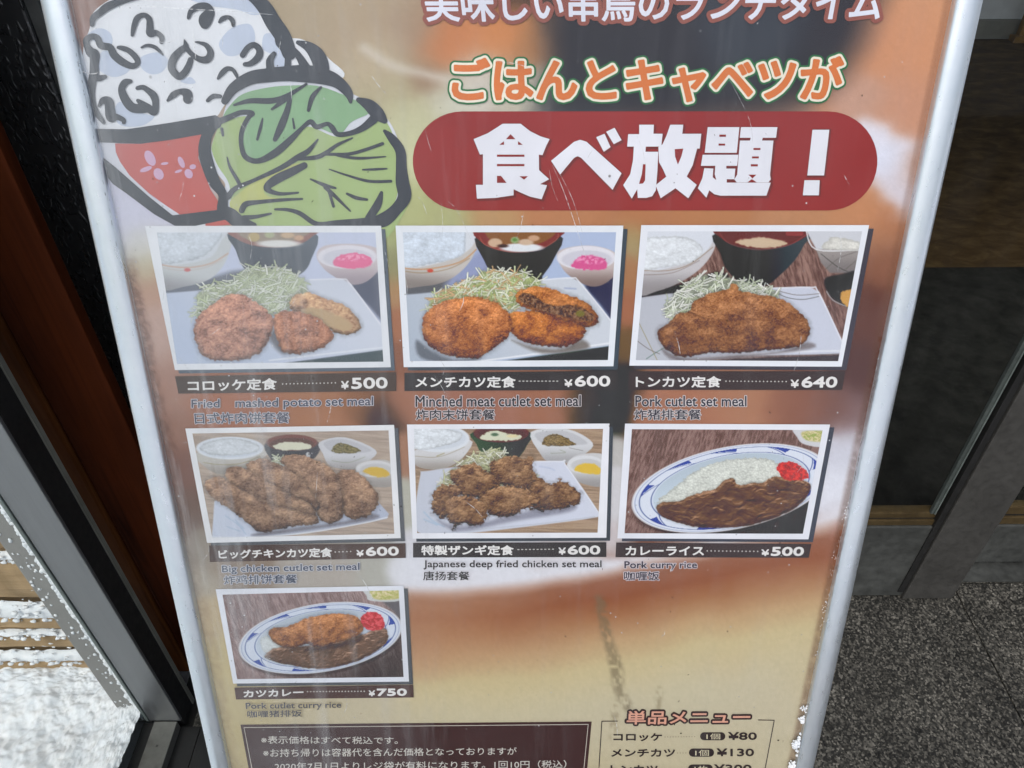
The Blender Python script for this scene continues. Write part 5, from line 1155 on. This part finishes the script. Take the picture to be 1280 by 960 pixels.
# ---- clear cover sheet over the poster: gloss, dust, run marks, and soft reflection painted as white haze
def cover_mat():
    m = bpy.data.materials.new('clear_cover_sheet'); m.use_nodes = True; m.node_tree.nodes.clear()
    out = N(m, 'ShaderNodeOutputMaterial'); tr = N(m, 'ShaderNodeBsdfTransparent'); gl = N(m, 'ShaderNodeBsdfGlossy'); gl.inputs['Roughness'].default_value = .10
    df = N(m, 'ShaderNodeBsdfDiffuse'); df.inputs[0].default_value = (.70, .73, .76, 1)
    at = N(m, 'ShaderNodeAttribute'); at.attribute_name = 'sheet'        # u, v in metres on the sheet
    def sn(sc, stretch, det=5, ro=.65, dist=0):
        mp = N(m, 'ShaderNodeMapping'); mp.inputs['Scale'].default_value = stretch; L(m, at.outputs['Vector'], mp.inputs['Vector']); return noise(m, mp.outputs[0], sc, det, ro, dist)
    fr = thin_fresnel(m, 1.46)
    wav = sn(9, (1, .45, 1), 3, .5, .5); cr_ = sn(60, (1, .3, 1), 4, .6)
    b = N(m, 'ShaderNodeBump'); b.inputs['Strength'].default_value = .35; b.inputs['Distance'].default_value = .006; L(m, wav, b.inputs['Height'])
    L(m, b.outputs[0], fr.inputs['Normal']); L(m, b.outputs[0], gl.inputs['Normal'])
    mx = N(m, 'ShaderNodeMixShader'); L(m, fr.outputs[0], mx.inputs[0]); L(m, tr.outputs[0], mx.inputs[1]); L(m, gl.outputs[0], mx.inputs[2])
    streak = ramp(m, sn(46, (1, .07, 1), 5, .7), [(0.52, 0.0), (0.82, .38)])        # vertical runs, also painting streaks of soft reflection
    cloud = ramp(m, sn(5.5, (1, .7, 1), 4, .6), [(0.30, 0.02), (0.72, .20)])           # soft reflection in the film, painted as a milky white haze
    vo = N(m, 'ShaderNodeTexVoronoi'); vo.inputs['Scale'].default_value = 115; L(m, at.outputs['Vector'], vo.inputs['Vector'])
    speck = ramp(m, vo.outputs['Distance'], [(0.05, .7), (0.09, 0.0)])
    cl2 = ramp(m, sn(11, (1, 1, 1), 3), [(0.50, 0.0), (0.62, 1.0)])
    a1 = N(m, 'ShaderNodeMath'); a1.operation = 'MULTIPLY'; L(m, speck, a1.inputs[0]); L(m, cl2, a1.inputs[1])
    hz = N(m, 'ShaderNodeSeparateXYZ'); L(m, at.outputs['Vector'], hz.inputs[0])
    side = N(m, 'ShaderNodeMapRange'); L(m, hz.outputs[0], side.inputs[0]); side.inputs[1].default_value = -.29; side.inputs[2].default_value = -.02; side.inputs[3].default_value = 1.0; side.inputs[4].default_value = .12  # denser to the left, where the painted reflection washes out the print
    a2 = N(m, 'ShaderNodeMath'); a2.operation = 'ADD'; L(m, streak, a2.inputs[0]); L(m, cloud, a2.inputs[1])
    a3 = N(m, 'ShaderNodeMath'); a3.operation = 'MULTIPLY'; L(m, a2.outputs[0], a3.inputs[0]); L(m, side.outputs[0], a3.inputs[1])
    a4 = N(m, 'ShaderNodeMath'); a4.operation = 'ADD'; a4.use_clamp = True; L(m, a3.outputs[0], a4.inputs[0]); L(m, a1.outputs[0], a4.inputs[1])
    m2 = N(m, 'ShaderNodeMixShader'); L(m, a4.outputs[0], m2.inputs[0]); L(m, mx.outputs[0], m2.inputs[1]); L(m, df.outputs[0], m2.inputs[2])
    # brown rusty specks
    vo2 = N(m, 'ShaderNodeTexVoronoi'); vo2.inputs['Scale'].default_value = 38; L(m, at.outputs['Vector'], vo2.inputs['Vector'])
    sp2 = ramp(m, vo2.outputs['Distance'], [(0.030, .85), (0.050, 0.0)]); k2 = ramp(m, sn(7, (1, 1, 1), 3), [(0.50, 0.0), (0.60, 1.0)])
    a5 = N(m, 'ShaderNodeMath'); a5.operation = 'MULTIPLY'; L(m, sp2, a5.inputs[0]); L(m, k2, a5.inputs[1])
    d2 = N(m, 'ShaderNodeBsdfDiffuse'); d2.inputs[0].default_value = (.05, .035, .025, 1)
    m3 = N(m, 'ShaderNodeMixShader'); L(m, a5.outputs[0], m3.inputs[0]); L(m, m2.outputs[0], m3.inputs[1]); L(m, d2.outputs[0], m3.inputs[2])
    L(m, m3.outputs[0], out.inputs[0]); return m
nu, nv = 60, 84
us = np.linspace(-UI + .0006, UI - .0006, nu); vs = np.linspace(VB + .022, VT - .022, nv); U_, V_ = np.meshgrid(us, vs)
hh = .0026 + .0009 * fbm(U_ * 18, V_ * 7, 3, 15)
pp = PC + PU * U_[..., None] + PV * V_[..., None] + PN * hh[..., None]
F_ = [(j * nu + i, j * nu + i + 1, (j + 1) * nu + i + 1, (j + 1) * nu + i) for j in range(nv - 1) for i in range(nu - 1)]
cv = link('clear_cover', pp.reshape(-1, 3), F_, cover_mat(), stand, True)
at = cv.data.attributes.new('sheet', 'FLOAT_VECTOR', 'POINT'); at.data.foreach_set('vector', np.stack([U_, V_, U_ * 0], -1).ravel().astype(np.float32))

# hairline scratches and an old tape edge on the cover
def scratch_mat(col, op):
    m = bpy.data.materials.new('scratch'); m.use_nodes = True; m.node_tree.nodes.clear()
    out = N(m, 'ShaderNodeOutputMaterial'); tr = N(m, 'ShaderNodeBsdfTransparent'); df = N(m, 'ShaderNodeBsdfDiffuse'); df.inputs[0].default_value = (*col, 1)
    n = noise(m, coords(m), 300, 3); r = ramp(m, n, [(0.35, 0.0), (0.6, op)])
    mx = N(m, 'ShaderNodeMixShader'); L(m, r, mx.inputs[0]); L(m, tr.outputs[0], mx.inputs[1]); L(m, df.outputs[0], mx.inputs[2]); L(m, mx.outputs[0], out.inputs[0]); return m
def hair(lines, name, m, h):
    P = []; F = []
    for pts, wd in lines:
        c_ = catmull(pts, 5, closed=False); t_ = np.gradient(c_, axis=0); nn_ = np.stack([-t_[:, 1], t_[:, 0]], 1); nn_ /= np.linalg.norm(nn_, axis=1)[:, None] + 1e-9
        k = len(c_); wv = wd * np.sin(np.linspace(.15, math.pi - .15, k))[:, None]; b = len(P)
        P += [tuple(q) for q in c_ + nn_ * wv / 2] + [tuple(q) for q in c_ - nn_ * wv / 2]; F += [[b + i, b + i + 1, b + k + i + 1, b + k + i] for i in range(k - 1)]
    tag(flat(name, P, F, h, m, stand), kind='stuff')
ls = [([(690, 205), (705, 240), (722, 290), (738, 340)], .7), ([(694, 206), (716, 250), (730, 300)], .5), ([(686, 210), (690, 232), (697, 250)], .5), ([(655, 262), (650, 284), (640, 310)], .5),
      ([(540, 188), (536, 176), (532, 160)], .5), ([(905, 90), (935, 150), (938, 190)], .4), ([(560, 250), (572, 262), (590, 300)], .4), ([(160, 6), (230, 11), (300, 15), (346, 19)], .9), ([(200, 52), (215, 53), (228, 45)], .8), ([(105, 88), (116, 92), (132, 90)], 1.6)]
for i in range(46):
    x, y = random.uniform(150, 1090), random.uniform(20, 900); x = x if random.random() < .4 else random.uniform(150, 620)
    a = random.gauss(math.pi / 2, .35) if random.random() < .7 else random.uniform(0, 3); l = random.uniform(8, 55)
    if inner(y)[0] + 12 < x < inner(y)[1] - 12: ls.append(([(x, y), (x + math.cos(a) * l * .5 + random.gauss(0, 2), y + math.sin(a) * l * .5), (x + math.cos(a + .1) * l, y + math.sin(a + .1) * l)], random.uniform(.3, .8)))
hair(ls, 'scratches', scratch_mat((.78, .80, .82), .75), .0042)
ds = []
for i in range(120):
    x, y = random.uniform(120, 1120), random.uniform(10, 930)
    if inner(y)[0] + 8 < x < inner(y)[1] - 8: ds.append(([(x, y), (x + random.gauss(0, 1.1), y + random.uniform(.6, 3.0))], random.uniform(.7, 1.7)))
hair(ds, 'dirt_flecks', scratch_mat((.09, .07, .055), .9), .0041)

# torn silvery edge of the cover along the rails, and snow crumbs caught there
EDGE = scuffed('torn_film_edge', (.45, .47, .48), .35, .2, .4, 200)
for s, y0, y1 in ((-1, -40, 330), (1, 420, 985)):
    V = []; F = []; y = y0
    while y < y1:
        l = random.uniform(2, 7); x = inner(y)[0 if s < 0 else 1]; xb = inner(y + l)[0 if s < 0 else 1]; wd = random.uniform(.8, 2.4) * -s
        q_ = np.array([(x, y), (x + wd, y + random.uniform(0, 1)), (xb + wd * random.uniform(.6, 1.2), y + l), (xb, y + l)])
        b = len(V); W4 = on_poster(q_[:, 0], q_[:, 1], .004); W4[1:3] += PN * random.uniform(.001, .0035); V += [tuple(a) for a in W4]; F.append((b, b + 1, b + 2, b + 3)); y += l + random.uniform(.3, 3)
    tag(link('torn_edge', V, F, EDGE, stand), kind='stuff')
V = []; F = []
for cy, sp, n, off, big in ((895, 4, 60, 3, .0013), (925, 8, 90, 4, .0018), (952, 6, 60, 4, .0016), (880, 3, 30, 3, .0010), (640, 14, 20, 2, .0006), (760, 40, 36, 3, .0005), (700, 60, 40, 4, .0004)):
    for i in range(n):
        y = random.gauss(cy, sp * .55); x = inner(y)[1] - abs(random.gauss(0, off * (1 - min(abs(y - cy) / (sp * 2), .8)))) - 1
        lump(on_poster(x, y, random.uniform(.004, .007)), random.uniform(.4, 1) * big, 1, 1, 1, 4, 5)
tag(link('snow_crumbs', V, F, SNOW, stand, True), kind='stuff')
